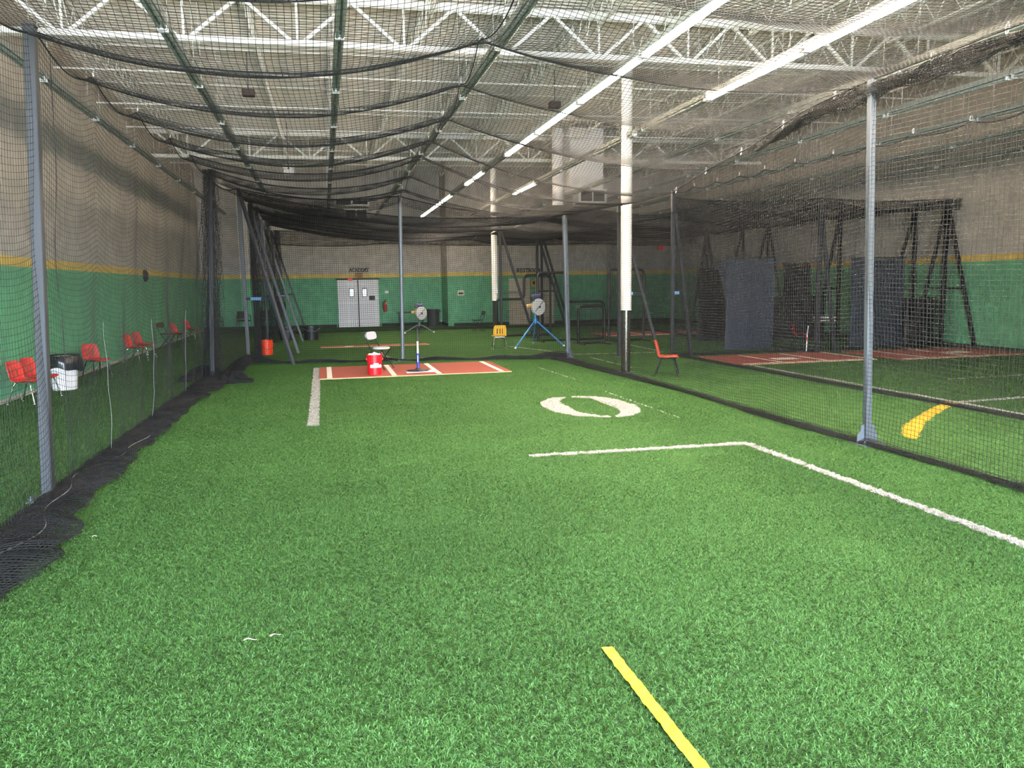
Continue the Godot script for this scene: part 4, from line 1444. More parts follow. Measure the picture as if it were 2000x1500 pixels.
	part("base", s3, M.rubber, bt)
	# bins
	trash_can("white trash can with a black bag folded over its rim", Vector3(-4.58, 0, -15.2), 0.60, 0.25, "white_plastic", true)
	trash_can("tall dark grey trash can by the end wall", Vector3(4.75, 0, -34.4), 0.74, 0.30, "dark_grey_plastic", false)
	for k in 2:
		var bn := thing("ball_bin", ["black bin of balls in the shade behind the orange bucket", "black bin with a silver strap by the raking grey leg"][k], "bin", Vector3(-1.25 + k * 0.8, 0, -27.3 + k * 0.25))
		var mb := MB.new()
		mb.lathe([Vector2(0, 0), Vector2(0.24, 0), Vector2(0.27, 0.42), Vector2(0.30, 0.43), Vector2(0.30, 0.47), Vector2(0.26, 0.47), Vector2(0.22, 0.05), Vector2(0, 0.05)], 24)
		part("tub", mb, M.black_plastic, bn)
		var hb := MB.new()
		hb.tube([Vector3(-0.28, 0.40, 0.1), Vector3(-0.1, 0.32, 0.28), Vector3(0.14, 0.30, 0.26), Vector3(0.28, 0.40, 0.1)], 0.014, 8)
		part("strap", hb, M.galvanised, bn)
	# speaker on a stand by the corner
	var sp := thing("loudspeaker", "black box speaker on a thin stand behind the net bundles", "speaker", Vector3(-1.75, 0, -34.3))
	var cab := MB.new()
	cab.box(Vector3(0, 0.95, 0), Vector3(0.34, 0.46, 0.30), 0.02)
	part("cabinet", cab, M.black_plastic, sp)
	for a in 3:
		var lg := MB.new()
		lg.tube([Vector3(0, 0.72, 0), Vector3(cos(a * 2.1) * 0.3, 0.0, sin(a * 2.1) * 0.3)], 0.013, 6)
		part("leg", lg, M.black_metal, sp)

func trash_can(label: String, at: Vector3, h: float, r: float, m: String, bag: bool) -> void:
	var t := thing("trash_can", label, "trash can", at)
	var mb := MB.new()
	mb.lathe([Vector2(0, 0), Vector2(r * 0.78, 0), Vector2(r * 0.80, 0.02), Vector2(r * 0.95, h * 0.82), Vector2(r * 1.02, h * 0.84), Vector2(r * 1.04, h * 0.97), Vector2(r * 1.0, h), Vector2(r * 0.92, h * 0.99), Vector2(r * 0.74, 0.03), Vector2(0, 0.03)], 32)
	part("can", mb, M[m], t)
	if bag:
		var b := MB.new()
		b.sheet(72, 16, func(u: float, w: float) -> Vector3:
			var a := u * TAU
			var rr := r * (1.12 + 0.16 * smoothstep(0.15, 0.75, w) * (1.0 + 0.10 * sin(a * 9.0 + w * 3.0) + 0.08 * sin(a * 17.0)))
			if w < 0.25:
				rr = r * lerpf(0.80, 1.12, w / 0.25)
			var y := h * 1.01 + 0.03 * sin(w * PI) - maxf(0.0, w - 0.25) * (0.30 + 0.05 * sin(a * 2.0 + 1.0) + 0.02 * sin(a * 7.0))
			if w < 0.25:
				y = h * (0.93 + 0.36 * w) + 0.01 * sin(a * 6.0)
			return Vector3(cos(a) * rr, y, sin(a) * rr), 0.003)
		part("bag", b, M.black_bag, t)
	else:
		for s in [-1.0, 1.0]:
			var hd := MB.new()
			hd.box(Vector3(r * 1.05 * s, h * 0.88, 0), Vector3(0.05, 0.04, 0.14), 0.01)
			part("handle", hd, M[m], t)

# ---------------------------------------------------------------- on the walls and under the roof

const GLYPHS := {
	"A": [[0, 0, 0.5, 1], [0.5, 1, 1, 0], [0.22, 0.38, 0.78, 0.38], [-0.12, 0, 0.2, 0], [0.8, 0, 1.12, 0]],
	"C": [[1, 0.8, 0.75, 1], [0.75, 1, 0.25, 1], [0.25, 1, 0, 0.75], [0, 0.75, 0, 0.25], [0, 0.25, 0.25, 0], [0.25, 0, 0.75, 0], [0.75, 0, 1, 0.2], [1, 0.68, 1, 1]],
	"D": [[0.12, 0, 0.12, 1], [0, 1, 0.65, 1], [0.65, 1, 1, 0.7], [1, 0.7, 1, 0.3], [1, 0.3, 0.65, 0], [0.65, 0, 0, 0]],
	"E": [[0.12, 0, 0.12, 1], [0, 1, 0.95, 1], [0.12, 0.52, 0.7, 0.52], [0, 0, 1, 0], [0.95, 0.78, 0.95, 1], [1, 0, 1, 0.22]],
	"M": [[0.05, 0, 0.05, 1], [0.05, 1, 0.5, 0.35], [0.5, 0.35, 0.95, 1], [0.95, 1, 0.95, 0], [-0.1, 0, 0.2, 0], [0.8, 0, 1.1, 0]],
	"Y": [[0, 1, 0.5, 0.48], [1, 1, 0.5, 0.48], [0.5, 0.48, 0.5, 0], [0.28, 0, 0.72, 0], [-0.1, 1, 0.2, 1], [0.8, 1, 1.1, 1]],
	"R": [[0.12, 0, 0.12, 1], [0, 1, 0.7, 1], [0.7, 1, 0.95, 0.78], [0.95, 0.78, 0.7, 0.52], [0.7, 0.52, 0.12, 0.52], [0.5, 0.52, 0.98, 0], [-0.05, 0, 0.3, 0]],
	"S": [[0.95, 0.75, 0.7, 1], [0.7, 1, 0.25, 1], [0.25, 1, 0.05, 0.75], [0.05, 0.75, 0.95, 0.28], [0.95, 0.28, 0.7, 0], [0.7, 0, 0.25, 0], [0.25, 0, 0.02, 0.25]],
	"T": [[0.5, 0, 0.5, 1], [0, 1, 1, 1], [0, 0.78, 0, 1], [1, 0.78, 1, 1], [0.3, 0, 0.7, 0]],
	"O": [[0.3, 0, 0, 0.3], [0, 0.3, 0, 0.7], [0, 0.7, 0.3, 1], [0.3, 1, 0.7, 1], [0.7, 1, 1, 0.7], [1, 0.7, 1, 0.3], [1, 0.3, 0.7, 0], [0.7, 0, 0.3, 0]],
	"X": [[0, 0, 1, 1], [0, 1, 1, 0]],
	"I": [[0.5, 0, 0.5, 1]],
}

# cut-out letters of square-section strokes, centred on the given point
func lettering(words: String, width: float, height: float, at: Vector3, m: String, parent: Node) -> void:
	var cell := width / words.length()
	for k in words.length():
		var mb := MB.new()
		for s in GLYPHS[words[k]]:
			var a := Vector3(s[0] * cell * 0.72, s[1] * height, 0)
			var b := Vector3(s[2] * cell * 0.72, s[3] * height, 0)
			var e := (b - a).normalized() * 0.012
			mb.bar(a - e, b + e, 0.026, 0.026)
		var o := part("letter", mb, M[m], parent)
		o.position = at + Vector3(-width * 0.5 + cell * (k + 0.14), -height * 0.5, 0)

func slab_door(d: Node3D, w: float, h: float, m: String, glass: int, hinge: int) -> void:
	var lf := MB.new()
	lf.box(Vector3(0, h * 0.5 + 0.01, 0.03), Vector3(w, h, 0.05), 0.004)
	var l := part("leaf", lf, M[m], d)
	if glass != 0:
		var gx := 0.20 * w * glass
		var rim := MB.new()
		var path := tube_path([Vector3(gx - 0.10, 1.55, 0.06), Vector3(gx - 0.10, 1.70, 0.06), Vector3(gx + 0.10, 1.70, 0.06), Vector3(gx + 0.10, 1.35, 0.06), Vector3(gx - 0.10, 1.35, 0.06), Vector3(gx - 0.10, 1.55, 0.06)], 0.01, 0.05)
		rim.tube(path, 0.014, 6)
		part("window_rim", rim, M.rubber, l)
		var gl := MB.new()
		gl.box(Vector3(gx, 1.525, 0.057), Vector3(0.19, 0.34, 0.006))
		part("window_glass", gl, M.pale_glass, l)
	var kp := MB.new()
	kp.box(Vector3(0, 0.16, 0.057), Vector3(w - 0.06, 0.26, 0.004))
	part("kick_plate", kp, M[m], l)
	if hinge != 0:
		var hn := MB.new()
		hn.tube([Vector3(-hinge * (w * 0.5 - 0.07), 1.00, 0.055), Vector3(-hinge * (w * 0.5 - 0.07), 1.00, 0.11), Vector3(-hinge * (w * 0.5 - 0.16), 1.00, 0.11)], 0.010, 8)
		part("handle", hn, M.galvanised, l)

func build_wall_things() -> void:
	# white double traffic doors
	var zb := BACK_LEFT
	for k in 2:
		var d := setting("door_%d" % (k + 1), ["white traffic door leaf nearer the corner, with a rounded window", "white traffic door leaf with a brown notice"][k])
		d.position = Vector3(1.05 + k * 0.915, 0, zb + 0.02)
		slab_door(d, 0.862, 2.07, "door_white", 1 if k == 0 else -1, 0)
		if k == 1:
			var nt := MB.new()
			nt.box(Vector3(0.14, 1.28, 0.06), Vector3(0.25, 0.20, 0.006))
			part("notice", nt, M.brown_seat, d)
	var tr := setting("trim_1", "steel frame round the double doors")
	for s in [[0.55, 0.05, 0.0, 2.14], [2.46, 0.05, 0.0, 2.14]]:
		var mb := MB.new()
		mb.box(Vector3(s[0], (s[2] + s[3]) * 0.5, zb + 0.03), Vector3(s[1], s[3] - s[2], 0.08))
		part("jamb", mb, M.green_paint, tr)
	var mg := MB.new()
	mg.box(Vector3(1.5075, 1.04, zb + 0.012), Vector3(0.09, 2.07, 0.024))
	part("meeting_seal", mg, M.rubber, tr)
	var hd := MB.new()
	hd.box(Vector3(1.505, 2.12, zb + 0.03), Vector3(1.96, 0.06, 0.08))
	part("head", hd, M.brown_seat, tr)
	var t := thing("wall_lettering", "black ACADEMY lettering on the wall above the double doors", "lettering", Vector3(1.58, 2.52, zb + 0.012))
	lettering("ACADEMY", 0.86, 0.15, Vector3.ZERO, "lettering", t)
	t = thing("wall_plaque", "small tan plaque under the black lettering over the double doors", "sign", Vector3(1.57, 2.28, zb + 0.01))
	var mb := MB.new()
	mb.box(Vector3(0, 0, 0), Vector3(0.36, 0.25, 0.02), 0.004)
	part("board", mb, M.tan_board, t)
	for k in 3:
		var ln := MB.new()
		ln.box(Vector3(-0.02 + 0.02 * k, 0.07 - 0.07 * k, 0.012), Vector3(0.26 - 0.05 * k, 0.022, 0.006))
		part("line_of_print", ln, M.lettering, t)
	# exit lamp on the double doors' head
	t = thing("exit_sign", "small red exit lamp at the head of the double doors", "sign", Vector3(1.18, 2.10, zb + 0.10))
	mb = MB.new()
	mb.box(Vector3.ZERO, Vector3(0.20, 0.09, 0.03), 0.006)
	part("face", mb, M.exit_light, t)
	# fire extinguisher and its sign
	t = thing("fire_extinguisher", "red fire extinguisher hung beside the double doors", "extinguisher", Vector3(2.67, 0.66, zb + 0.10))
	mb = MB.new()
	mb.lathe([Vector2(0, 0), Vector2(0.075, 0), Vector2(0.085, 0.02), Vector2(0.085, 0.34), Vector2(0.06, 0.40), Vector2(0.025, 0.42), Vector2(0.025, 0.46), Vector2(0, 0.46)], 20)
	part("cylinder", mb, M.extinguisher_red, t)
	mb = MB.new()
	mb.box(Vector3(0.02, 0.50, 0), Vector3(0.13, 0.03, 0.04), 0.006)
	part("lever", mb, M.black_metal, t)
	mb = MB.new()
	mb.tube([Vector3(0.03, 0.46, 0), Vector3(-0.10, 0.44, 0.02), Vector3(-0.12, 0.30, 0.03), Vector3(-0.09, 0.12, 0.04)], 0.014, 8)
	part("hose", mb, M.rubber, t)
	mb = MB.new()
	mb.box(Vector3(0.03, 0.36, 0.075), Vector3(0.07, 0.07, 0.012))
	part("tag", mb, M.sign_yellow, t)
	t = thing("wall_notice", "tiny white notice above the fire extinguisher", "sign", Vector3(2.76, 1.53, zb + 0.008))
	mb = MB.new()
	mb.box(Vector3.ZERO, Vector3(0.16, 0.12, 0.012))
	part("card", mb, M.label_white, t)
	# restroom end
	var zr := BACK_RIGHT
	for k in 2:
		var d := setting("door_%d" % (k + 3), ["pale tan restroom door beside the second column", "pale tan restroom door half hidden by the screens"][k])
		d.position = Vector3([8.46, 9.62][k], 0, zr + 0.02)
		slab_door(d, 0.96 if k == 0 else 0.86, 2.04, "door_tan", 0, 1)
	t = thing("wall_sign", "bright yellow sign on the end wall between the restroom doors", "sign", Vector3(9.12, 1.83, zr + 0.06))
	mb = MB.new()
	mb.box(Vector3.ZERO, Vector3(0.24, 0.31, 0.012), 0.003)
	part("board", mb, M.sign_yellow, t)
	mb = MB.new()
	mb.box(Vector3(0, 0.02, 0.008), Vector3(0.10, 0.14, 0.004))
	part("print", mb, M.lettering, t)
	t = thing("wall_lettering", "black RESTROOMS lettering high on the end wall", "lettering", Vector3(8.95, 2.40, zr + 0.012))
	lettering("RESTROOMS", 1.22, 0.16, Vector3.ZERO, "lettering", t)
	t = thing("wall_notice", "white card with a dark bar on the green end wall", "sign", Vector3(5.83, 1.45, zr + 0.008))
	mb = MB.new()
	mb.box(Vector3.ZERO, Vector3(0.29, 0.23, 0.012))
	part("card", mb, M.paper, t)
	mb = MB.new()
	mb.slab(PackedVector2Array([Vector2(-0.11, -0.06), Vector2(0.08, -0.06), Vector2(0.12, -0.02), Vector2(0.08, 0.02), Vector2(-0.11, 0.02)]), 0.008, Transform3D(Basis(), Vector3(0, 0, 0.004)))
	part("arrow", mb, M.brown_seat, t)
	t = thing("exit_sign", "glowing red exit sign high on the end wall", "sign", Vector3(15.2, 3.38, zr + 0.05))
	mb = MB.new()
	mb.box(Vector3.ZERO, Vector3(0.34, 0.22, 0.05), 0.006)
	part("box", mb, M.dark_base, t)
	lettering("EXIT", 0.30, 0.14, Vector3(0, 0, 0.03), "exit_light", t)
	# round black bell on the long wall
	t = thing("wall_bell", "round black bell on the yellow stripe of the long wall", "bell", Vector3(WALL_LEFT, 2.17, -24.3))
	mb = MB.new()
	mb.lathe([Vector2(0, 0.11), Vector2(0.05, 0.11), Vector2(0.09, 0.10), Vector2(0.16, 0.06), Vector2(0.18, 0.0), Vector2(0, 0)], 28, Transform3D(Basis(Vector3(0, 0, 1), -PI / 2), Vector3.ZERO))
	part("gong", mb, M.black_metal, t)
	mb = MB.new()
	mb.lathe([Vector2(0.06, 0.112), Vector2(0.05, 0.125), Vector2(0, 0.13)], 20, Transform3D(Basis(Vector3(0, 0, 1), -PI / 2), Vector3.ZERO))
	part("boss", mb, M.tan_board, t)
	# unit heaters / air handlers
	t = thing("air_grille", "dark louvred grille in a white frame high above the double doors", "grille", Vector3(1.48, 4.78, -33.2))
	mb = MB.new()
	mb.box(Vector3(0, 0, -0.35), Vector3(1.0, 0.44, 0.7), 0.01)
	part("case", mb, M.hvac_white, t)
	for k in 2:
		mb = MB.new()
		mb.box(Vector3(-0.225 + 0.45 * k, 0, 0.004), Vector3(0.40, 0.34, 0.012))
		var pn := part("dark_opening", mb, M.louvre_dark, t)
		for s in 5:
			var sl := MB.new()
			sl.box(Vector3(-0.225 + 0.45 * k, -0.13 + s * 0.065, 0.014), Vector3(0.40, 0.008, 0.02), 0.0, Basis(Vector3(1, 0, 0), 0.5))
			part("slat", sl, M.dark_grey_plastic, pn)
	for x in [-0.4, 0.4]:
		mb = MB.new()
		mb.tube([Vector3(x, 0.2, -0.3), Vector3(x, 0.33, -0.3)], 0.008, 6)
		part("hanger_rod", mb, M.galvanised, t)
	t = thing("air_slot", "narrow pair of dark air slots above the louvred grille", "grille", Vector3(1.32, 5.26, -33.2))
	mb = MB.new()
	mb.box(Vector3(0, 0, -0.35), Vector3(1.45, 0.30, 0.7), 0.01)
	part("case", mb, M.hvac_white, t)
	for k in 2:
		mb = MB.new()
		mb.box(Vector3(-0.34 + 0.68 * k, 0, 0.004), Vector3(0.58, 0.16, 0.012))
		part("dark_opening", mb, M.louvre_dark, t)
	for x in [-0.6, 0.6]:
		mb = MB.new()
		mb.tube([Vector3(x, 0.14, -0.3), Vector3(x, 1.54, -0.3)], 0.008, 6)
		part("hanger_rod", mb, M.galvanised, t)
	t = thing("air_handler", "big white air handler box hung from the roof behind the column", "air handler", Vector3(8.35, 0, -24.2))
	mb = MB.new()
	mb.box(Vector3(0.10, 5.72, -0.45), Vector3(1.15, 2.05, 0.9), 0.015)
	part("cabinet", mb, M.hvac_white, t)
	for x in [-0.12, 0.30]:
		var sm := MB.new()
		sm.box(Vector3(x, 5.72, 0.004), Vector3(0.012, 2.0, 0.012))
		part("seam", sm, M.steel_white, t)
	mb = MB.new()
	mb.tube([Vector3(-0.78, 4.3, -0.3), Vector3(-0.78, 6.72, -0.3)], 0.19, 20)
	part("round_duct", mb, M.hvac_white, t)
	mb = MB.new()
	mb.box(Vector3(0.30, 4.60, -0.3), Vector3(0.98, 0.46, 0.62), 0.012)
	part("outlet_hood", mb, M.hvac_white, t)
	for k in 2:
		mb = MB.new()
		mb.box(Vector3(0.09 + 0.42 * k, 4.60, 0.014), Vector3(0.38, 0.34, 0.012))
		var pn := part("dark_opening", mb, M.louvre_dark, t)
		for s in 3:
			var sl := MB.new()
			sl.box(Vector3(-0.02 + 0.42 * k + s * 0.11, 4.60, 0.024), Vector3(0.008, 0.33, 0.016))
			part("slat", sl, M.dark_grey_plastic, pn)
	# emergency light
	t = thing("emergency_light", "white twin-head emergency light hung below the far girder", "light", Vector3(-0.87, 5.30, -25.2))
	mb = MB.new()
	mb.box(Vector3(0, 0, 0), Vector3(0.30, 0.17, 0.10), 0.012)
	part("battery_box", mb, M.white_plastic, t)
	for s in [-1.0, 1.0]:
		mb = MB.new()
		mb.lathe([Vector2(0, 0), Vector2(0.04, 0.0), Vector2(0.085, 0.09), Vector2(0.085, 0.11), Vector2(0, 0.10)], 18, Transform3D(Basis(Vector3(1, 0, 0), PI / 2.3) * Basis(Vector3(0, 0, 1), 0.3 * s), Vector3(0.13 * s, 0.14, 0.0)))
		part("lamp_head", mb, M.label_white, t)
	mb = MB.new()
	mb.tube([Vector3(0, 0.08, 0), Vector3(0, 1.48, 0)], 0.012, 8)
	part("conduit", mb, M.galvanised, t)
	# dark junction boxes on the joists
	for k in 2:
		t = thing("junction_box", ["small dark box fixed to a joist over the long curtain", "small dark box fixed to a joist by the glowing row"][k], "box", [Vector3(-1.38, 5.95, -18.1), Vector3(5.49, 5.95, -18.0)][k])
		mb = MB.new()
		mb.box(Vector3.ZERO, Vector3(0.26, 0.14, 0.2), 0.01)
		part("case", mb, M.brown_seat, t)
		mb = MB.new()
		mb.tube([Vector3(0, 0.06, 0), Vector3(0, 0.84, 0)], 0.012, 6)
		part("stem", mb, M.galvanised, t)

# ---------------------------------------------------------------- turf and what is painted on it

func blades(mb: MB, count: int, half_x: float, half_z: float, tones: Array, high: float, width: float, round_patch := false) -> void:
	var lie := FastNoiseLite.new()
	lie.seed = 5 + count
	lie.frequency = 20.0
	for k in count:
		var p := Vector3(rng.randf_range(-half_x, half_x), 0.0, rng.randf_range(-half_z, half_z))
		if round_patch and Vector2(p.x, p.z).length() > half_x:
			continue
		var a := lie.get_noise_2d(p.x, p.z) * 7.0 + rng.randf_range(-1.1, 1.1)
		var d := Vector3(cos(a), 0, sin(a))
		var s := Vector3(-d.z, 0, d.x) * width * rng.randf_range(0.7, 1.25)
		var L := rng.randf_range(0.012, 0.030)
		var h := high * rng.randf_range(0.25, 1.0) * (0.9 + 0.35 * lie.get_noise_2d(p.x + 3.0, p.z))
		var bend := Vector3(-d.z, 0, d.x) * rng.randf_range(-0.012, 0.012)
		var m := p + d * L * 0.5 + bend * 0.4 + Vector3.UP * h
		var e := p + d * L + bend + Vector3.UP * h * rng.randf_range(0.45, 1.15)
		var c: Color = tones[rng.randi() % tones.size()]
		var f := rng.randf_range(0.82, 1.15)
		c = Color(c.r * f, c.g * f, c.b * f)
		var at := mb.v.size()
		mb.v.append_array(PackedVector3Array([p - s * 0.5, p + s * 0.5, m - s * 0.5, m + s * 0.5, e]))
		var n := (d * -0.35 + Vector3.UP + Vector3(rng.randf_range(-0.5, 0.5), 0, rng.randf_range(-0.5, 0.5))).normalized()
		mb.n.append_array(PackedVector3Array([n, n, n, n, n]))
		mb.c.append_array(PackedColorArray([c, c, c, c, c]))
		mb.ix.append_array(PackedInt32Array([at, at + 2, at + 1, at + 1, at + 2, at + 3, at + 2, at + 4, at + 3]))

func build_turf() -> void:
	var greens := [Color(0.062, 0.158, 0.038), Color(0.094, 0.224, 0.056), Color(0.120, 0.262, 0.078), Color(0.078, 0.186, 0.060), Color(0.165, 0.320, 0.125), Color(0.052, 0.130, 0.030), Color(0.084, 0.198, 0.046)]
	for variant in 3:
		var mb := MB.new()
		blades(mb, 9000, 0.25, 0.25, greens, 0.014, 0.0023)
		var mm := MultiMesh.new()
		mm.transform_format = MultiMesh.TRANSFORM_3D
		mm.use_colors = true
		mm.mesh = mb.mesh()
		var spots := []
		var nx := int((WALL_RIGHT - WALL_LEFT) / 0.5)
		var nz := int((FRONT - BACK_LEFT) / 0.5)
		for i in nx + 1:
			for j in nz + 1:
				if (i * 7 + j * 3 + (i * j) % 5) % 3 == variant:
					spots.append(Vector3(WALL_LEFT + 0.22 + i * 0.5, 0, BACK_LEFT + 0.3 + j * 0.5))
		mm.instance_count = spots.size()
		for k in spots.size():
			var turn := (rng.randi() % 4) * PI / 2
			mm.set_instance_transform(k, Transform3D(Basis(Vector3.UP, turn), spots[k] + Vector3(0, rng.randf_range(-0.001, 0.001), 0)))
			var f := 0.95 + 0.16 * wob.get_noise_2d(spots[k].x * 9.0, spots[k].z * 9.0) + rng.randf_range(-0.03, 0.03)
			mm.set_instance_color(k, Color(f * 1.0, f, f))
		var o := MultiMeshInstance3D.new()
		o.name = numbered("turf_grass")
		o.multimesh = mm
		o.material_override = M.turf_fibre
		add_child(o)
		tag(o, "short curled green fibres of the artificial turf", "grass", "turf fibres", "stuff")

var white_tuft: ArrayMesh
var yellow_tuft: ArrayMesh

func painted(called: String, label: String, poly: PackedVector2Array, yellow := false, density := 2300.0, tuft := 1.0) -> void:
	# painted turf: fibres of their own colour standing inside the outline
	var lo := poly[0]
	var hi := poly[0]
	for p in poly:
		lo = lo.min(p)
		hi = hi.max(p)
	var spots := []
	for k in int((hi.x - lo.x) * (hi.y - lo.y) * density):
		var p := Vector2(rng.randf_range(lo.x, hi.x), rng.randf_range(lo.y, hi.y))
		if Geometry2D.is_point_in_polygon(p, poly):
			spots.append(p)
	var mm := MultiMesh.new()
	mm.transform_format = MultiMesh.TRANSFORM_3D
	mm.mesh = yellow_tuft if yellow else white_tuft
	mm.instance_count = spots.size()
	for k in spots.size():
		mm.set_instance_transform(k, Transform3D(Basis(Vector3.UP, rng.randf() * TAU).scaled(Vector3(tuft, 1.0, tuft) * rng.randf_range(0.75, 1.15)), Vector3(spots[k].x, 0.001, spots[k].y)))
	var o := MultiMeshInstance3D.new()
	o.name = numbered(called)
	o.multimesh = mm
	o.material_override = M.turf_fibre
	add_child(o)
	tag(o, label, "marking", "", "stuff")

func strip(a: Vector2, b: Vector2, w: float) -> PackedVector2Array:
	var s := (b - a).normalized().orthogonal() * w * 0.5
	return PackedVector2Array([a + s, b + s, b - s, a - s])

func build_markings() -> void:
	var whites := [Color(0.60, 0.59, 0.57), Color(0.50, 0.49, 0.47), Color(0.68, 0.67, 0.65)]
	var mb := MB.new()
	blades(mb, 70, 0.022, 0.022, whites, 0.019, 0.0036, true)
	white_tuft = mb.mesh()
	mb = MB.new()
	blades(mb, 70, 0.022, 0.022, [Color(0.80, 0.50, 0.05), Color(0.86, 0.56, 0.08), Color(0.70, 0.42, 0.04)], 0.019, 0.0036, true)
	yellow_tuft = mb.mesh()
	painted("white_line", "wide white line painted on the turf up to the batting mat", strip(Vector2(-0.2, -9.98), Vector2(-0.2, -17.3), 0.11))
	painted("white_line", "white line across the near turf, short arm of the corner", strip(Vector2(2.0, -7.47), Vector2(4.40, -7.38), 0.085))
	painted("white_line", "white line running from the corner towards the viewer", strip(Vector2(4.40, -7.36), Vector2(4.42, -1.5), 0.075))
	painted("white_line", "thin broken white line beside the painted letter O", strip(Vector2(4.40, -11.76), Vector2(4.44, -9.08), 0.016), false, 1500.0, 0.4)
	painted("white_line", "thin faint white line between the letter O and the mat", strip(Vector2(4.38, -15.72), Vector2(4.45, -13.4), 0.014), false, 1300.0, 0.4)
	painted("white_line", "long white line along the scalloped net divider", strip(Vector2(8.70, -15.2), Vector2(8.70, -6.6), 0.065))
	painted("white_line", "white line branching from the yellow arc", strip(Vector2(8.70, -9.02), Vector2(10.9, -9.12), 0.07))
	painted("white_line", "white line across the turf behind the shiny column", strip(Vector2(5.95, -18.32), Vector2(8.55, -18.02), 0.06), false, 900.0, 0.8)
	painted("white_line", "short white line by the foot of the shiny column", strip(Vector2(6.15, -17.5), Vector2(6.2, -14.9), 0.03), false, 900.0, 0.8)
	painted("white_line", "white line running back behind the red chair", strip(Vector2(8.5, -21.6), Vector2(8.4, -18.6), 0.05), false, 900.0, 0.8)
	painted("white_line", "patchy white line behind the folding chair", strip(Vector2(1.42, -21.0), Vector2(1.53, -18.2), 0.10), false, 700.0, 0.8)
	painted("white_line", "white line behind the yellow chair towards the machine", strip(Vector2(5.1, -21.6), Vector2(6.0, -18.6), 0.05), false, 700.0, 0.8)
	painted("white_line", "short white dash near the far wall mat", strip(Vector2(10.6, -11.2), Vector2(12.4, -11.25), 0.05), false, 700.0, 0.8)
	painted("letter_o", "thick stroke of the painted letter O nearer the mat line", PackedVector2Array([Vector2(3.592, -11.314), Vector2(3.362, -10.946), Vector2(3.324, -10.645), Vector2(3.329, -10.344), Vector2(3.307, -9.931), Vector2(3.403, -9.678), Vector2(3.613, -9.460), Vector2(3.585, -9.386), Vector2(3.234, -9.606), Vector2(3.040, -10.020), Vector2(3.009, -10.501), Vector2(3.080, -10.883), Vector2(3.342, -11.285)]))
	painted("letter_o", "thick stroke of the painted letter O nearer the thin line", PackedVector2Array([Vector2(3.690, -11.280), Vector2(3.938, -11.080), Vector2(3.943, -10.641), Vector2(3.964, -10.276), Vector2(3.966, -9.986), Vector2(3.887, -9.692), Vector2(3.723, -9.444), Vector2(3.694, -9.371), Vector2(3.939, -9.457), Vector2(4.097, -9.622), Vector2(4.229, -9.897), Vector2(4.297, -10.263), Vector2(4.250, -10.805), Vector2(4.068, -11.207), Vector2(3.715, -11.358)]))
	painted("yellow_arc", "curved yellow stroke painted on the turf past the winged post", PackedVector2Array([Vector2(8.614, -9.095), Vector2(7.947, -8.647), Vector2(7.239, -8.119), Vector2(6.756, -7.752), Vector2(6.553, -7.540), Vector2(6.261, -7.183), Vector2(6.280, -7.027), Vector2(6.582, -7.332), Vector2(6.998, -7.745), Vector2(7.528, -8.184), Vector2(8.189, -8.657), Vector2(8.638, -8.936)]), true)
	# strip of yellow tape lying on the fibres
	var t := thing("yellow_tape", "strip of yellow tape stuck to the turf near the viewer", "tape")
	mb = MB.new()
	mb.sheet(90, 3, func(u: float, w: float) -> Vector3:
		var z := lerpf(-3.30, -1.3, u)
		var x := 1.25 + (w - 0.5) * 0.056 + 0.0015 * sin(z * 23.0) + 0.001 * sin(z * 61.0)
		return Vector3(x, 0.0185 + 0.0022 * sin(z * 95.0) + 0.0018 * sin(z * 57.0 + w * 5.0), z), 0.0006)
	part("strip", mb, M.tape_yellow, t)
	var k := 0
	for p in [[-0.43, -3.85, 0.06, "pale paper scrap lying on the near turf"], [-0.31, -3.87, 0.055, "second pale paper scrap beside the first"], [-1.66, -5.86, 0.035, "small white chip near the gathered net"], [2.3, -2.45, 0.03, "tiny dark curl on the turf near the bottom edge"]]:
		var sc := thing("scrap", p[3], "scrap", Vector3(p[0], 0.016, p[1]), k * 0.4)
		mb = MB.new()
		mb.sheet(6, 3, func(u: float, w: float) -> Vector3: return Vector3((u - 0.5) * p[2], 0.006 * sin(u * 5.0) + 0.003 * w, (w - 0.5) * p[2] * 0.35 * (1.0 - 0.5 * u)), 0.0008)
		part("paper", mb, M.paper if k < 3 else M.rubber, sc)
		k += 1

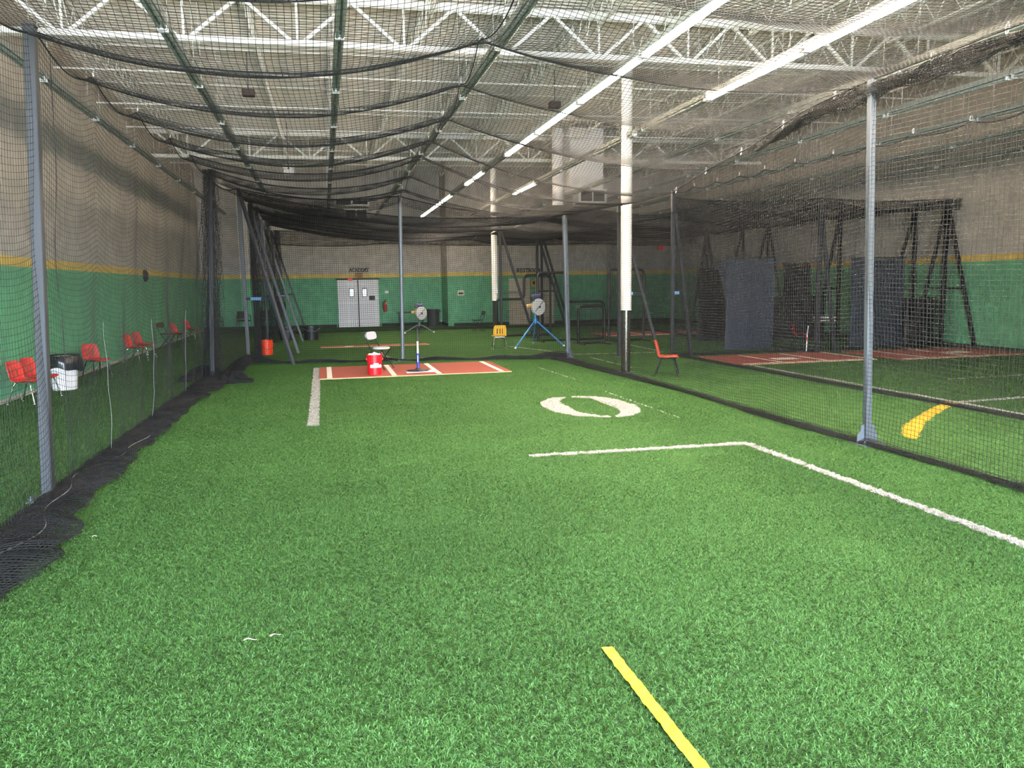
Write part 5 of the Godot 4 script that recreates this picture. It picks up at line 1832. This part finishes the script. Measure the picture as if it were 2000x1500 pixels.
const OPEN_X0 := -4.4
const OPEN_X1 := 6.5
const OPEN_TOP := 4.2
const TUBE_GLOW := 190.0
const TUBE_LIGHT := 8.5
const SKY_LIGHT := 66.0
const DAYLIGHT := 640.0
const EXPOSURE := 0.97

func _ready() -> void:
	rng.seed = 4711
	wob.seed = 11
	wob.frequency = 0.02
	wob.fractal_octaves = 2
	# camera
	var cam := Camera3D.new()
	cam.name = "camera"
	cam.fov = 53.13
	cam.near = 0.05
	cam.far = 200.0
	add_child(cam)
	cam.transform = Transform3D(Basis(Vector3(0.97137, -0.01385, 0.23719), Vector3(0.04357, 0.99175, -0.12053), Vector3(-0.23356, 0.12741, 0.96396)), Vector3(0, 1.75, 0))
	cam.current = true
	# sky outside the shopfront
	var env := Environment.new()
	var sky := Sky.new()
	var sm := ProceduralSkyMaterial.new()
	sm.sky_top_color = Color(0.62, 0.76, 0.95)
	sm.sky_horizon_color = Color(0.86, 0.91, 0.97)
	sm.ground_horizon_color = Color(0.62, 0.62, 0.60)
	sm.ground_bottom_color = Color(0.50, 0.50, 0.48)
	sm.energy_multiplier = SKY_LIGHT
	sky.sky_material = sm
	env.background_mode = Environment.BG_SKY
	env.sky = sky
	env.tonemap_mode = Environment.TONE_MAPPER_LINEAR
	env.tonemap_exposure = EXPOSURE
	env.sdfgi_enabled = true
	env.ssao_enabled = true
	env.ssil_enabled = true
	var we := WorldEnvironment.new()
	we.name = "environment"
	we.environment = env
	add_child(we)
	# daylight that the sky sends through the open shopfront
	var day := AreaLight3D.new()
	day.name = "shopfront_daylight"
	day.area_size = Vector2(OPEN_X1 - OPEN_X0, OPEN_TOP)
	day.light_energy = DAYLIGHT
	day.light_color = Color(0.90, 0.95, 1.0)
	day.shadow_enabled = true
	day.area_range = 60.0
	add_child(day)
	day.position = Vector3((OPEN_X0 + OPEN_X1) * 0.5, OPEN_TOP * 0.5, FRONT - 0.02)
	make_materials()
	build_shell()
	build_roof_steel()
	build_lights()
	build_posts()
	build_near_cage_nets()
	build_far_nets()
	build_chairs()
	build_lane_gear()
	build_wall_things()
	build_markings()
	build_turf()
